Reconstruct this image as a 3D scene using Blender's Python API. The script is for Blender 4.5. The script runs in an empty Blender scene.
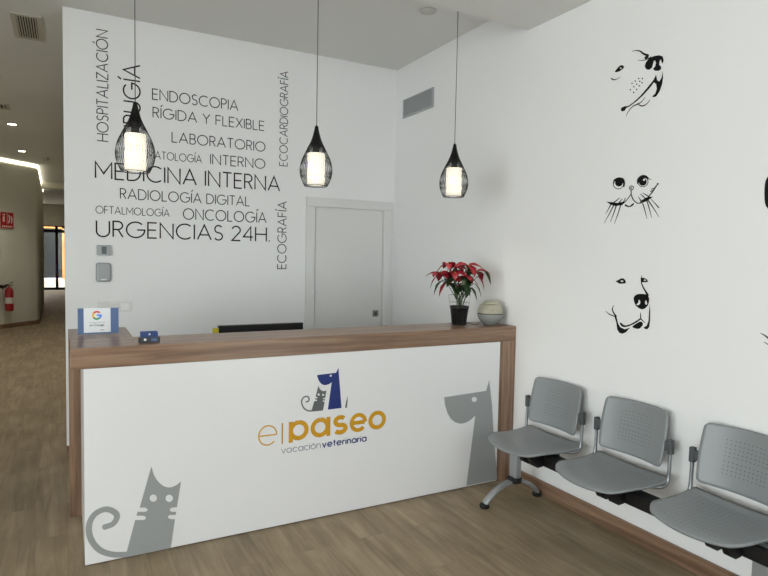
import bpy, bmesh, math, random
from mathutils import Vector, Matrix
random.seed(7)
R=math.radians; PI=math.pi
C=bpy.context.scene.collection
ART={'dog_up':[['st',[[2.3375,2.7655],[2.3078,2.7622],[2.2799,2.7488],[2.2582,2.7289],[2.2264,2.7108]],[0.00171,0.00429,0.00686,0.01029,0.012]],['poly',[[2.2545,2.7068],[2.2398,2.7162],[2.2228,2.7098],[2.2258,2.6987],[2.2432,2.6946]],[]],['st',[[2.2957,2.7031],[2.261,2.6942],[2.2299,2.6939],[2.2083,2.6983]],[0.00167,0.00335,0.00502,0.0067]],['poly',[[2.2485,2.6584],[2.2406,2.6789],[2.2212,2.6944],[2.191,2.6978],[2.1609,2.6937],[2.1375,2.6812],[2.1298,2.6594],[2.1355,2.6412],[2.1419,2.6518],[2.147,2.6693],[2.155,2.6612],[2.1565,2.6411],[2.1451,2.6307],[2.1427,2.6168],[2.1567,2.6103],[2.18,2.6164],[2.1944,2.6291],[2.1812,2.6404],[2.1769,2.6577],[2.1828,2.6718],[2.1914,2.6713],[2.1957,2.6554],[2.2009,2.6382],[2.218,2.6316],[2.236,2.6385]],[]],['poly',[[2.1729,2.5938],[2.1645,2.5621],[2.1512,2.5515],[2.1378,2.5702],[2.1335,2.602],[2.1293,2.568],[2.1334,2.5324],[2.1469,2.4989],[2.167,2.4754],[2.1886,2.4773],[2.1906,2.483],[2.1721,2.4937],[2.1648,2.5179],[2.1703,2.5429],[2.1839,2.5558],[2.2087,2.532],[2.2513,2.5005],[2.2954,2.4759],[2.3363,2.4592],[2.3596,2.4548],[2.3704,2.4413],[2.3876,2.4409],[2.3978,2.4509],[2.3935,2.4634],[2.3745,2.4673],[2.3459,2.4636],[2.3138,2.4761],[2.2693,2.5007],[2.2264,2.5362],[2.1888,2.5682]],[]],['st',[[2.3592,2.4078],[2.3443,2.4321],[2.3173,2.4537],[2.2855,2.4608],[2.2587,2.468],[2.2373,2.4882]],[0.00171,0.00342,0.00512,0.00683,0.00427,0.00171]],['st',[[2.2808,2.4575],[2.253,2.4439],[2.2265,2.4481],[2.2037,2.4672]],[0.005,0.00667,0.005,0.00167]],['spoly',[[2.4502,2.6808],[2.4342,2.6964],[2.4153,2.7071],[2.3958,2.7034],[2.3865,2.6892],[2.4043,2.6806],[2.4234,2.6754]],[[[2.4038,2.6899],[2.4041,2.6882],[2.4053,2.687],[2.4072,2.6865],[2.4094,2.6867],[2.4117,2.6876],[2.4136,2.6892],[2.415,2.6911],[2.4155,2.693],[2.4152,2.6947],[2.414,2.696],[2.4121,2.6965],[2.4099,2.6962],[2.4076,2.6953],[2.4057,2.6937],[2.4043,2.6918]]]],['st',[[2.4766,2.6509],[2.456,2.6377],[2.4313,2.6363],[2.4102,2.6436]],[0.00634,0.00634,0.00362,0.00181]],['poly',[[2.3215,2.5834],[2.3228,2.5808],[2.3264,2.5804],[2.3301,2.5825],[2.3318,2.5859],[2.3304,2.5886],[2.3268,2.589],[2.3231,2.5868]],[]],['poly',[[2.3007,2.5914],[2.302,2.5887],[2.3056,2.5884],[2.3092,2.5905],[2.3109,2.5939],[2.3095,2.5965],[2.306,2.5969],[2.3023,2.5948]],[]],['poly',[[2.2783,2.5995],[2.2796,2.5969],[2.2831,2.5966],[2.2868,2.5987],[2.2884,2.6021],[2.2871,2.6047],[2.2836,2.605],[2.2799,2.6029]],[]],['poly',[[2.2546,2.5936],[2.2559,2.591],[2.2594,2.5906],[2.263,2.5928],[2.2646,2.5961],[2.2633,2.5987],[2.2598,2.5991],[2.2562,2.5969]],[]],['poly',[[2.331,2.551],[2.3324,2.5483],[2.336,2.5479],[2.3397,2.55],[2.3414,2.5534],[2.34,2.5561],[2.3364,2.5565],[2.3327,2.5544]],[]],['poly',[[2.3084,2.5618],[2.3097,2.5591],[2.3133,2.5588],[2.317,2.5609],[2.3187,2.5643],[2.3173,2.5669],[2.3137,2.5673],[2.31,2.5652]],[]],['poly',[[2.2896,2.5718],[2.291,2.5692],[2.2945,2.5688],[2.2982,2.5709],[2.2998,2.5743],[2.2985,2.577],[2.2949,2.5773],[2.2913,2.5752]],[]],['poly',[[2.2702,2.5823],[2.2715,2.5797],[2.275,2.5793],[2.2787,2.5814],[2.2803,2.5848],[2.279,2.5874],[2.2755,2.5878],[2.2718,2.5857]],[]],['poly',[[2.2553,2.5711],[2.2566,2.5684],[2.2601,2.5681],[2.2637,2.5702],[2.2653,2.5735],[2.264,2.5761],[2.2605,2.5765],[2.2569,2.5744]],[]],['poly',[[2.3087,2.5304],[2.31,2.5277],[2.3136,2.5273],[2.3173,2.5294],[2.3189,2.5327],[2.3176,2.5354],[2.314,2.5358],[2.3103,2.5337]],[]],['poly',[[2.2891,2.5427],[2.2904,2.54],[2.294,2.5396],[2.2976,2.5417],[2.2993,2.5451],[2.2979,2.5477],[2.2944,2.5481],[2.2907,2.546]],[]],['poly',[[2.2717,2.5584],[2.2731,2.5557],[2.2766,2.5553],[2.2802,2.5574],[2.2818,2.5608],[2.2805,2.5634],[2.277,2.5638],[2.2734,2.5617]],[]]],'cat':[['st',[[2.3577,2.0254],[2.3606,2.013],[2.37,2.0037],[2.3841,1.9994],[2.4001,2.0008],[2.415,2.0079],[2.4257,2.0192],[2.4299,2.0324],[2.4269,2.045],[2.4173,2.0543],[2.403,2.0585],[2.3869,2.0568],[2.3722,2.0496],[2.3619,2.0384],[2.3577,2.0254]],[0.00395,0.00395,0.00395,0.00395,0.00395,0.00395,0.00395,0.00395,0.00395,0.00395,0.00395,0.00395,0.00395,0.00395,0.00395]],['poly',[[2.3623,2.0327],[2.3639,2.0244],[2.3695,2.0177],[2.378,2.0137],[2.3884,2.013],[2.3991,2.0157],[2.4083,2.0214],[2.4147,2.0294],[2.4172,2.0382],[2.4155,2.0467],[2.4098,2.0534],[2.4011,2.0573],[2.3907,2.0579],[2.3801,2.0551],[2.371,2.0493],[2.3648,2.0415]],[]],['st',[[2.4289,2.0288],[2.423,2.0508],[2.3932,2.0575],[2.3648,2.049],[2.3537,2.0284],[2.3543,2.0063]],[0.00462,0.01233,0.01696,0.01696,0.01233,0.00617]],['st',[[2.195,2.0214],[2.1976,2.0096],[2.2062,2.0007],[2.2191,1.9965],[2.2338,1.9978],[2.2474,2.0046],[2.2573,2.0154],[2.2612,2.0281],[2.2585,2.0401],[2.2497,2.049],[2.2366,2.0531],[2.2218,2.0515],[2.2084,2.0446],[2.1988,2.0339],[2.195,2.0214]],[0.0037,0.0037,0.0037,0.0037,0.0037,0.0037,0.0037,0.0037,0.0037,0.0037,0.0037,0.0037,0.0037,0.0037,0.0037]],['poly',[[2.2027,2.0215],[2.2042,2.0133],[2.2095,2.0066],[2.2176,2.0026],[2.2274,2.0019],[2.2375,2.0045],[2.2463,2.0102],[2.2523,2.018],[2.2548,2.0268],[2.2532,2.0351],[2.2478,2.0418],[2.2396,2.0457],[2.2297,2.0463],[2.2196,2.0436],[2.211,2.0379],[2.2051,2.0302]],[[[2.2134,2.0333],[2.2145,2.0298],[2.218,2.028],[2.2223,2.0285],[2.226,2.031],[2.2275,2.0347],[2.2263,2.0381],[2.2229,2.04],[2.2185,2.0395],[2.2149,2.0369]]]],['st',[[2.2614,2.0159],[2.2578,2.0392],[2.237,2.0518],[2.2135,2.0506],[2.195,2.038]],[0.00878,0.0161,0.01902,0.01463,0.01024]],['st',[[2.1965,2.0375],[2.1748,2.0312]],[0.00571,0.00214]],['st',[[2.3167,2.0028],[2.303,2.0084],[2.288,2.0002],[2.2954,1.9865],[2.3102,1.9878],[2.3167,2.0028]],[0.00449,0.00449,0.00449,0.00449,0.00449,0.00449]],['poly',[[2.2975,1.9956],[2.2978,1.9938],[2.299,1.9923],[2.3008,1.9915],[2.303,1.9913],[2.3052,1.9919],[2.3071,1.9931],[2.3085,1.9948],[2.309,1.9966],[2.3086,1.9984],[2.3075,1.9999],[2.3057,2.0008],[2.3035,2.0009],[2.3013,2.0004],[2.2993,1.9991],[2.298,1.9975]],[]],['st',[[2.3044,1.9873],[2.3023,1.9605]],[0.00601,0.00601]],['st',[[2.304,1.962],[2.3226,1.9394],[2.3441,1.9203],[2.3687,1.906]],[0.00459,0.00382,0.00535,0.00764]],['poly',[[2.4744,1.9317],[2.4343,1.926],[2.3906,1.918],[2.3443,1.9238],[2.3577,1.9053],[2.407,1.9015],[2.4424,1.9123]],[]],['st',[[2.3024,1.9618],[2.2895,1.9335],[2.27,1.915],[2.2496,1.9068],[2.2261,1.9119],[2.1992,1.92],[2.173,1.9346]],[0.00515,0.00589,0.00515,0.00515,0.00884,0.00884,0.00442]],['poly',[[2.2422,1.9178],[2.2114,1.9309],[2.1885,1.9392],[2.1593,1.9355],[2.1876,1.9205],[2.2182,1.9114]],[]],['st',[[2.1885,1.9378],[2.1667,1.9605],[2.1454,1.9882],[2.1327,2.0034]],[0.00423,0.00705,0.00705,0.00423]],['poly',[[2.1267,2.0028],[2.1277,1.9998],[2.1306,1.9982],[2.1343,1.9985],[2.1374,2.0007],[2.1387,2.0039],[2.1377,2.0069],[2.1348,2.0085],[2.1311,2.0082],[2.128,2.006]],[]],['st',[[2.1784,1.9662],[2.1567,1.9728]],[0.00425,0.00425]],['st',[[2.1736,1.9776],[2.1526,1.9823]],[0.00353,0.00353]],['st',[[2.3408,1.9041],[2.3263,1.8963],[2.3096,1.8924],[2.2951,1.8983],[2.2818,1.9084]],[0.00904,0.00904,0.00527,0.01055,0.00753]],['st',[[2.4425,1.9131],[2.458,1.8866],[2.4772,1.8602]],[0.0064,0.0048,0.0016]],['st',[[2.4203,1.908],[2.4508,1.8577],[2.4853,1.8066]],[0.00638,0.00479,0.0016]],['st',[[2.4028,1.9033],[2.42,1.8567],[2.4409,1.8098]],[0.0063,0.00473,0.00158]],['st',[[2.3712,1.9048],[2.3891,1.8526],[2.4107,1.8]],[0.00623,0.00467,0.00156]],['st',[[2.3793,1.9486],[2.4004,1.9348],[2.4253,1.9211]],[0.00156,0.00468,0.00624]],['st',[[2.3628,1.9404],[2.374,1.9273],[2.3887,1.9143]],[0.00155,0.00464,0.00619]],['st',[[2.3395,1.9456],[2.3483,1.9282],[2.3605,1.911]],[0.00153,0.00459,0.00612]],['st',[[2.2234,1.905],[2.206,1.8613],[2.1918,1.8182]],[0.00578,0.00434,0.00145]],['st',[[2.1967,1.9165],[2.1782,1.8697],[2.1628,1.8234]],[0.00572,0.00429,0.00143]],['st',[[2.1891,1.9193],[2.1512,1.8714],[2.117,1.8245]],[0.00566,0.00424,0.00141]],['st',[[2.1765,1.9283],[2.1466,1.9007],[2.1202,1.8737]],[0.00141,0.00423,0.00564]],['st',[[2.253,1.9429],[2.2419,1.9285],[2.2341,1.9145]],[0.00146,0.00439,0.00586]],['st',[[2.2418,1.9582],[2.2217,1.9424],[2.205,1.9271]],[0.00145,0.00436,0.00581]],['st',[[2.227,1.9623],[2.2062,1.9512],[2.1886,1.9405]],[0.00145,0.00434,0.00578]]],'dog_front':[['spoly',[[2.3845,1.4631],[2.3635,1.4739],[2.3427,1.4833],[2.3231,1.4785],[2.3129,1.458],[2.3328,1.4529],[2.3581,1.4516],[2.3713,1.458]],[[[2.3301,1.467],[2.3319,1.4644],[2.3369,1.4627],[2.3431,1.4624],[2.3483,1.4637],[2.3503,1.4661],[2.3485,1.4686],[2.3435,1.4704],[2.3373,1.4707],[2.3321,1.4694]]]],['poly',[[2.214,1.4941],[2.1926,1.4909],[2.1768,1.4862],[2.166,1.4713],[2.1876,1.4675],[2.2087,1.4672],[2.2159,1.4838]],[[[2.1811,1.4793],[2.1824,1.4769],[2.1858,1.4752],[2.1901,1.475],[2.1937,1.4763],[2.1951,1.4787],[2.1939,1.4811],[2.1905,1.4827],[2.1862,1.4829],[2.1826,1.4816]]]],['st',[[2.2106,1.5051],[2.2114,1.4739],[2.2022,1.4472],[2.1837,1.4212],[2.163,1.3943]],[0.00145,0.00582,0.00727,0.00872,0.01309]],['spoly',[[2.2547,1.3619],[2.2533,1.3826],[2.2355,1.3969],[2.2039,1.4024],[2.1725,1.3997],[2.1579,1.3859],[2.1554,1.366],[2.1619,1.342],[2.1788,1.3237],[2.1996,1.3165],[2.2214,1.3227],[2.2404,1.3355]],[[[2.2221,1.3691],[2.2114,1.3617],[2.2121,1.3447],[2.2268,1.336],[2.2359,1.3407],[2.2243,1.3505]],[[2.1772,1.3697],[2.17,1.3642],[2.1661,1.3484],[2.1736,1.343],[2.1819,1.3539]]]],['st',[[2.2082,1.2973],[2.2057,1.2805],[2.2049,1.2635]],[0.00219,0.00585,0.00585]],['st',[[2.2033,1.2637],[2.2318,1.2436],[2.2634,1.225],[2.2998,1.2104],[2.3251,1.2118],[2.3401,1.2243]],[0.00761,0.00913,0.00761,0.00913,0.0137,0.01066]],['poly',[[2.3849,1.2608],[2.3673,1.2554],[2.3552,1.2198],[2.3389,1.2003],[2.3072,1.1914],[2.2706,1.2054],[2.2981,1.1756],[2.3227,1.1635],[2.3441,1.1664],[2.3595,1.1837],[2.3684,1.2254]],[]],['st',[[2.4479,1.2836],[2.4231,1.2686],[2.3963,1.2611],[2.3728,1.2606]],[0.00237,0.00553,0.00632,0.00632]],['st',[[2.3932,1.3229],[2.4007,1.2973],[2.3883,1.2769],[2.3692,1.2574]],[0.00236,0.00708,0.00786,0.00944]],['spoly',[[2.2562,1.2126],[2.2313,1.2334],[2.2041,1.2473],[2.1886,1.238],[2.1948,1.2204],[2.2139,1.2052],[2.238,1.2051]],[]],['st',[[2.2033,1.2624],[2.1909,1.2527],[2.1764,1.2435]],[0.00581,0.00436,0.00291]],['poly',[[2.1507,1.3496],[2.1449,1.3099],[2.1438,1.2564],[2.1474,1.2224],[2.1591,1.2089],[2.1762,1.2096],[2.1822,1.2184],[2.1639,1.2273],[2.1537,1.2553],[2.1522,1.3025]],[]]],'edge_top':[['spoly',[[1.5705,1.9658],[1.5456,1.9903],[1.5061,1.9681],[1.4824,1.9126],[1.4959,1.8515],[1.5283,1.8222],[1.5643,1.8471],[1.5743,1.9116]],[[[1.5147,1.8886],[1.5166,1.8782],[1.5226,1.8722],[1.5306,1.8728],[1.5374,1.8798],[1.5405,1.8907],[1.5385,1.9011],[1.5324,1.9071],[1.5244,1.9065],[1.5177,1.8994]]]],['st',[[1.4704,1.9994],[1.4422,1.9264],[1.4457,1.8394],[1.475,1.7704],[1.5325,1.7367]],[0.00247,0.00493,0.00658,0.00575,0.00247]]],'edge_low':[['st',[[1.5584,1.2629],[1.538,1.2539],[1.5108,1.2368],[1.4716,1.2239]],[0.00215,0.0056,0.00862,0.01034]],['st',[[1.5408,1.2235],[1.5051,1.2101],[1.4626,1.2117]],[0.00215,0.00516,0.00774]],['spoly',[[1.4819,1.2588],[1.4398,1.2553],[1.4212,1.2132],[1.4531,1.1905],[1.488,1.2125]],[]]],'big_cat':[['poly',[[0.387,0.4643],[0.398,0.4192],[0.4107,0.3921],[0.4262,0.3691],[0.4408,0.3536],[0.4581,0.3422],[0.4755,0.3364],[0.4957,0.3376],[0.5151,0.3456],[0.5355,0.3591],[0.5143,0.2228],[0.4887,0.2248],[0.4808,0.2216],[0.4781,0.2155],[0.4808,0.2084],[0.4887,0.2022],[0.5107,0.1979],[0.5081,0.1814],[0.4799,0.1869],[0.4711,0.1839],[0.4685,0.1778],[0.4711,0.1707],[0.4799,0.1642],[0.5045,0.1584],[0.4834,0.0053],[0.2918,0.0048],[0.2424,0.007],[0.2605,0.0203],[0.2671,0.0362],[0.3074,0.194],[0.3467,0.1861],[0.356,0.188],[0.3594,0.1947],[0.356,0.2028],[0.3467,0.2083],[0.3133,0.2158],[0.3192,0.2349],[0.3552,0.2279],[0.3645,0.2299],[0.3679,0.2366],[0.3645,0.2447],[0.3553,0.2501],[0.3292,0.2551]],[[[0.414,0.2902],[0.4127,0.283],[0.4087,0.2774],[0.4029,0.2742],[0.396,0.274],[0.3892,0.2768],[0.3834,0.282],[0.3795,0.2891],[0.3782,0.2968],[0.3796,0.3039],[0.3835,0.3096],[0.3893,0.3127],[0.3961,0.313],[0.403,0.3103],[0.4088,0.305],[0.4127,0.298]],[[0.4939,0.2748],[0.4925,0.2675],[0.4885,0.2618],[0.4826,0.2586],[0.4755,0.2584],[0.4685,0.2612],[0.4626,0.2666],[0.4586,0.2737],[0.4572,0.2815],[0.4586,0.2887],[0.4626,0.2944],[0.4685,0.2976],[0.4755,0.2979],[0.4826,0.2951],[0.4885,0.2898],[0.4925,0.2826]]]],['st',[[0.2712,0.0188],[0.2343,0.0254],[0.1938,0.0374],[0.1461,0.0664],[0.1109,0.1146],[0.0933,0.1719],[0.0976,0.2244],[0.1236,0.2638],[0.1711,0.277],[0.211,0.2531],[0.2214,0.2248],[0.2027,0.1942],[0.165,0.1856]],[0.02866,0.02866,0.02866,0.02866,0.02866,0.02866,0.02866,0.02866,0.02866,0.02866,0.02866,0.02866,0.02866]],['poly',[[0.1777,0.183],[0.1767,0.1777],[0.1739,0.1736],[0.1698,0.1713],[0.1649,0.1712],[0.1601,0.1733],[0.156,0.1773],[0.1532,0.1825],[0.1523,0.1882],[0.1533,0.1935],[0.1561,0.1976],[0.1602,0.1999],[0.1651,0.2],[0.1699,0.1979],[0.1741,0.1939],[0.1768,0.1887]],[]]],'big_dog':[['poly',[[2.5958,0.7365],[2.5706,0.6615],[2.22,0.6507],[2.228,0.5986],[2.2491,0.5422],[2.278,0.4981],[2.3165,0.469],[2.3616,0.454],[2.4033,0.4559],[2.445,0.4705],[2.4832,0.4968],[2.423,0.0123],[2.6955,0.012],[2.6492,0.3411],[2.627,0.5571]],[[[2.4931,0.6087],[2.4916,0.6019],[2.487,0.5965],[2.4799,0.5933],[2.4714,0.5928],[2.4629,0.595],[2.4555,0.5997],[2.4506,0.6061],[2.4486,0.6132],[2.4501,0.6199],[2.4547,0.6253],[2.4617,0.6285],[2.4702,0.6291],[2.4787,0.6269],[2.4861,0.6222],[2.4911,0.6159]]]]],'logo_dog':[['poly',[[1.4454,0.9067],[1.4308,0.8774],[1.308,0.8732],[1.3108,0.8587],[1.317,0.8432],[1.3272,0.8267],[1.3393,0.815],[1.3541,0.8087],[1.3689,0.808],[1.3864,0.8122],[1.4025,0.8215],[1.38,0.6574],[1.4702,0.6579]],[[[1.4025,0.8613],[1.402,0.8589],[1.4006,0.857],[1.3984,0.8558],[1.3958,0.8555],[1.3932,0.8562],[1.391,0.8578],[1.3895,0.8599],[1.389,0.8624],[1.3894,0.8647],[1.3909,0.8667],[1.393,0.8679],[1.3956,0.8681],[1.3982,0.8675],[1.4004,0.8659],[1.4019,0.8637]]]]],'logo_tail':[['poly',[[1.51,0.7289],[1.5008,0.6977],[1.4931,0.6567],[1.5057,0.6554],[1.5099,0.6935]],[]]],'logo_cat':[['poly',[[1.3174,0.8113],[1.323,0.7939],[1.3332,0.7805],[1.3466,0.7729],[1.358,0.7725],[1.3694,0.7771],[1.3638,0.743],[1.3627,0.7299],[1.3499,0.7311],[1.3466,0.7283],[1.35,0.7242],[1.3614,0.7231],[1.3602,0.715],[1.3488,0.7162],[1.3455,0.7127],[1.3489,0.7086],[1.359,0.7076],[1.3484,0.6551],[1.2734,0.657],[1.2929,0.7193],[1.3075,0.7178],[1.3108,0.7212],[1.3074,0.7259],[1.2955,0.7271],[1.298,0.7344],[1.3099,0.7332],[1.3132,0.7366],[1.3098,0.7413],[1.2999,0.7423]],[[[1.3269,0.7541],[1.3264,0.7515],[1.3248,0.7494],[1.3225,0.7482],[1.3197,0.7479],[1.3169,0.7487],[1.3145,0.7504],[1.3129,0.7528],[1.3123,0.7555],[1.3128,0.7581],[1.3143,0.7602],[1.3167,0.7614],[1.3195,0.7617],[1.3223,0.7609],[1.3247,0.7592],[1.3263,0.7568]],[[1.355,0.7495],[1.3545,0.7472],[1.3531,0.7453],[1.351,0.7441],[1.3484,0.7439],[1.3458,0.7446],[1.3436,0.7462],[1.3422,0.7484],[1.3416,0.7508],[1.3421,0.7532],[1.3435,0.7551],[1.3457,0.7562],[1.3482,0.7565],[1.3508,0.7557],[1.353,0.7542],[1.3545,0.752]]]],['st',[[1.2799,0.6607],[1.2504,0.6658],[1.2241,0.6884],[1.2127,0.7236],[1.2234,0.7448],[1.2441,0.7515],[1.2586,0.7389],[1.2549,0.7219],[1.238,0.7186]],[0.00826,0.00826,0.00826,0.00826,0.00826,0.00826,0.00826,0.00826,0.00826]]]}

XR=2.826; YB=5.0435; HC=3.371; XL=-0.002
# ------------------------------------------------------------ materials
def nt(name):
    m=bpy.data.materials.new(name); m.use_nodes=True
    return m,m.node_tree,m.node_tree.nodes['Principled BSDF']
def lin(c):
    return tuple(((x/255)/12.92 if x/255<=.04045 else ((x/255+.055)/1.055)**2.4) for x in c)+(1,)
def mat(name,col,rough=.5,metal=0,spec=.5,bump=0,bscale=200,coat=0,var=0):
    m,t,b=nt(name); c=lin(col)
    b.inputs['Base Color'].default_value=c; b.inputs['Roughness'].default_value=rough
    b.inputs['Metallic'].default_value=metal; b.inputs['Specular IOR Level'].default_value=spec
    b.inputs['Coat Weight'].default_value=coat
    tc=t.nodes.new('ShaderNodeTexCoord'); n=t.nodes.new('ShaderNodeTexNoise'); n.inputs['Scale'].default_value=bscale
    t.links.new(tc.outputs['Object'],n.inputs['Vector'])
    if bump:
        bp=t.nodes.new('ShaderNodeBump'); bp.inputs['Strength'].default_value=bump; bp.inputs['Distance'].default_value=.002
        t.links.new(n.outputs['Fac'],bp.inputs['Height']); t.links.new(bp.outputs['Normal'],b.inputs['Normal'])
    if var:
        mx=t.nodes.new('ShaderNodeMix'); mx.data_type='RGBA'
        mx.inputs['A'].default_value=tuple(x*(1-var) for x in c[:3])+(1,); mx.inputs['B'].default_value=tuple(min(1,x*(1+var)) for x in c[:3])+(1,)
        t.links.new(n.outputs['Fac'],mx.inputs['Factor']); t.links.new(mx.outputs['Result'],b.inputs['Base Color'])
    return m
def emit(name,col,s):
    m,t,b=nt(name); b.inputs['Base Color'].default_value=lin(col); b.inputs['Emission Color'].default_value=lin(col); b.inputs['Emission Strength'].default_value=s
    return m
def wood(name,axis,c1,c2,c3,rough=.30,scale=1.0):
    m,t,b=nt(name); N=t.nodes.new; L=t.links.new
    tc=N('ShaderNodeTexCoord'); mp=N('ShaderNodeMapping'); s=[26*scale]*3; s['xyz'.index(axis)]=1.3*scale
    mp.inputs['Scale'].default_value=s; L(tc.outputs['Object'],mp.inputs['Vector'])
    n=N('ShaderNodeTexNoise'); n.inputs['Scale'].default_value=1.0; n.inputs['Detail'].default_value=6; n.inputs['Distortion'].default_value=.6; L(mp.outputs[0],n.inputs['Vector'])
    mp2=N('ShaderNodeMapping'); s2=[150*scale]*3; s2['xyz'.index(axis)]=6*scale; mp2.inputs['Scale'].default_value=s2; L(tc.outputs['Object'],mp2.inputs['Vector'])
    n2=N('ShaderNodeTexNoise'); n2.inputs['Scale'].default_value=1; n2.inputs['Detail'].default_value=3; L(mp2.outputs[0],n2.inputs['Vector'])
    r=N('ShaderNodeValToRGB'); e=r.color_ramp.elements; e[0].position=.3; e[0].color=lin(c1); e[1].position=.7; e[1].color=lin(c3); k=e.new(.5); k.color=lin(c2)
    ad=N('ShaderNodeMath'); ad.operation='MULTIPLY_ADD'; ad.inputs[1].default_value=.3; L(n2.outputs['Fac'],ad.inputs[0])
    sb=N('ShaderNodeMath'); sb.operation='SUBTRACT'; sb.inputs[1].default_value=.15; L(n.outputs['Fac'],sb.inputs[0]); L(sb.outputs[0],ad.inputs[2])
    L(ad.outputs[0],r.inputs['Fac']); L(r.outputs['Color'],b.inputs['Base Color']); b.inputs['Roughness'].default_value=rough; b.inputs['Specular IOR Level'].default_value=.5
    return m
def floor_mat():
    m,t,b=nt('oak_plank_floor'); N=t.nodes.new; L=t.links.new
    tc=N('ShaderNodeTexCoord'); sw=N('ShaderNodeMapping'); sw.inputs['Rotation'].default_value=(0,0,R(90)); L(tc.outputs['Object'],sw.inputs['Vector'])
    br=N('ShaderNodeTexBrick'); br.inputs['Scale'].default_value=1; br.inputs['Brick Width'].default_value=1.22; br.inputs['Row Height'].default_value=.18
    br.inputs['Mortar Size'].default_value=.0012; br.inputs['Mortar Smooth'].default_value=.3; br.offset=.37
    br.inputs['Color1'].default_value=(0,0,0,1); br.inputs['Color2'].default_value=(1,1,1,1); br.inputs['Mortar'].default_value=(.5,.5,.5,1)
    L(sw.outputs[0],br.inputs['Vector'])
    mp=N('ShaderNodeMapping'); mp.inputs['Scale'].default_value=(14,1.1,1)
    va=N('ShaderNodeVectorMath'); va.operation='ADD'; vm=N('ShaderNodeVectorMath'); vm.operation='SCALE'; vm.inputs['Scale'].default_value=37.
    L(br.outputs['Color'],vm.inputs[0]); L(tc.outputs['Object'],va.inputs[0]); L(vm.outputs[0],va.inputs[1]); L(va.outputs[0],mp.inputs['Vector'])
    n=N('ShaderNodeTexNoise'); n.inputs['Scale'].default_value=1.2; n.inputs['Detail'].default_value=7; n.inputs['Roughness'].default_value=.62; n.inputs['Distortion'].default_value=.8; L(mp.outputs[0],n.inputs['Vector'])
    mp3=N('ShaderNodeMapping'); mp3.inputs['Scale'].default_value=(3.5,1.6,1); L(va.outputs[0],mp3.inputs['Vector'])
    n3=N('ShaderNodeTexNoise'); n3.inputs['Scale'].default_value=1.5; n3.inputs['Detail'].default_value=4; L(mp3.outputs[0],n3.inputs['Vector'])
    r=N('ShaderNodeValToRGB'); e=r.color_ramp.elements; e[0].position=.25; e[0].color=lin((100,87,67)); e[1].position=.78; e[1].color=lin((180,162,135)); k=e.new(.5); k.color=lin((142,125,100))
    a=N('ShaderNodeMath'); a.operation='MULTIPLY_ADD'; a.inputs[1].default_value=.45; L(n3.outputs['Fac'],a.inputs[0])
    c=N('ShaderNodeMath'); c.operation='MULTIPLY_ADD'; c.inputs[1].default_value=.6; c.inputs[2].default_value=-.03; L(n.outputs['Fac'],c.inputs[0]); L(c.outputs[0],a.inputs[2])
    L(a.outputs[0],r.inputs['Fac'])
    hs=N('ShaderNodeHueSaturation'); mr=N('ShaderNodeMapRange'); mr.inputs['To Min'].default_value=.94; mr.inputs['To Max'].default_value=1.06
    L(br.outputs['Color'],mr.inputs['Value']); L(mr.outputs[0],hs.inputs['Value']); L(r.outputs['Color'],hs.inputs['Color'])
    mx=N('ShaderNodeMix'); mx.data_type='RGBA'; mx.inputs['B'].default_value=lin((78,66,50)); ml=N('ShaderNodeMath'); ml.operation='MULTIPLY'; ml.inputs[1].default_value=.3
    L(br.outputs['Fac'],ml.inputs[0]); L(ml.outputs[0],mx.inputs['Factor']); L(hs.outputs['Color'],mx.inputs['A']); L(mx.outputs['Result'],b.inputs['Base Color'])
    b.inputs['Roughness'].default_value=.5; b.inputs['Specular IOR Level'].default_value=.35
    bp=N('ShaderNodeBump'); bp.inputs['Strength'].default_value=.12; bp.inputs['Distance'].default_value=.002; L(n.outputs['Fac'],bp.inputs['Height']); L(bp.outputs['Normal'],b.inputs['Normal'])
    return m
def dotted(name,col,uvmin,uvmax,step=.021,rad=.0028):
    """grey moulded plastic with a field of small round perforations, from the UV map (metres)"""
    m,t,b=nt(name); N=t.nodes.new; L=t.links.new
    tc=N('ShaderNodeTexCoord'); sp=N('ShaderNodeSeparateXYZ'); L(tc.outputs['UV'],sp.inputs[0])
    def M(op,a,bv=None,c=None):
        n=N('ShaderNodeMath'); n.operation=op
        for i,v in enumerate((a,bv,c)):
            if v is None: continue
            if isinstance(v,(int,float)): n.inputs[i].default_value=v
            else: L(v,n.inputs[i])
        return n.outputs[0]
    u=sp.outputs['X']; v=sp.outputs['Y']
    fu=M('SUBTRACT',M('FRACT',M('DIVIDE',M('ADD',u,10.),step)),.5); fv=M('SUBTRACT',M('FRACT',M('DIVIDE',M('ADD',v,10.),step)),.5)
    d=M('SQRT',M('ADD',M('MULTIPLY',fu,fu),M('MULTIPLY',fv,fv)))
    dot=M('LESS_THAN',d,rad/step)
    for c,lo,hi in ((u,uvmin[0],uvmax[0]),(v,uvmin[1],uvmax[1])):
        dot=M('MULTIPLY',dot,M('GREATER_THAN',c,lo)); dot=M('MULTIPLY',dot,M('LESS_THAN',c,hi))
    mx=N('ShaderNodeMix'); mx.data_type='RGBA'; mx.inputs['A'].default_value=lin(col); mx.inputs['B'].default_value=lin((55,58,60)); L(dot,mx.inputs['Factor']); L(mx.outputs['Result'],b.inputs['Base Color'])
    b.inputs['Roughness'].default_value=.36; b.inputs['Metallic'].default_value=.0
    n=N('ShaderNodeTexNoise'); n.inputs['Scale'].default_value=900; L(tc.outputs['Object'],n.inputs['Vector'])
    bp=N('ShaderNodeBump'); bp.inputs['Strength'].default_value=.08; bp.inputs['Distance'].default_value=.001; L(n.outputs['Fac'],bp.inputs['Height']); L(bp.outputs['Normal'],b.inputs['Normal'])
    return m
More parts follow.
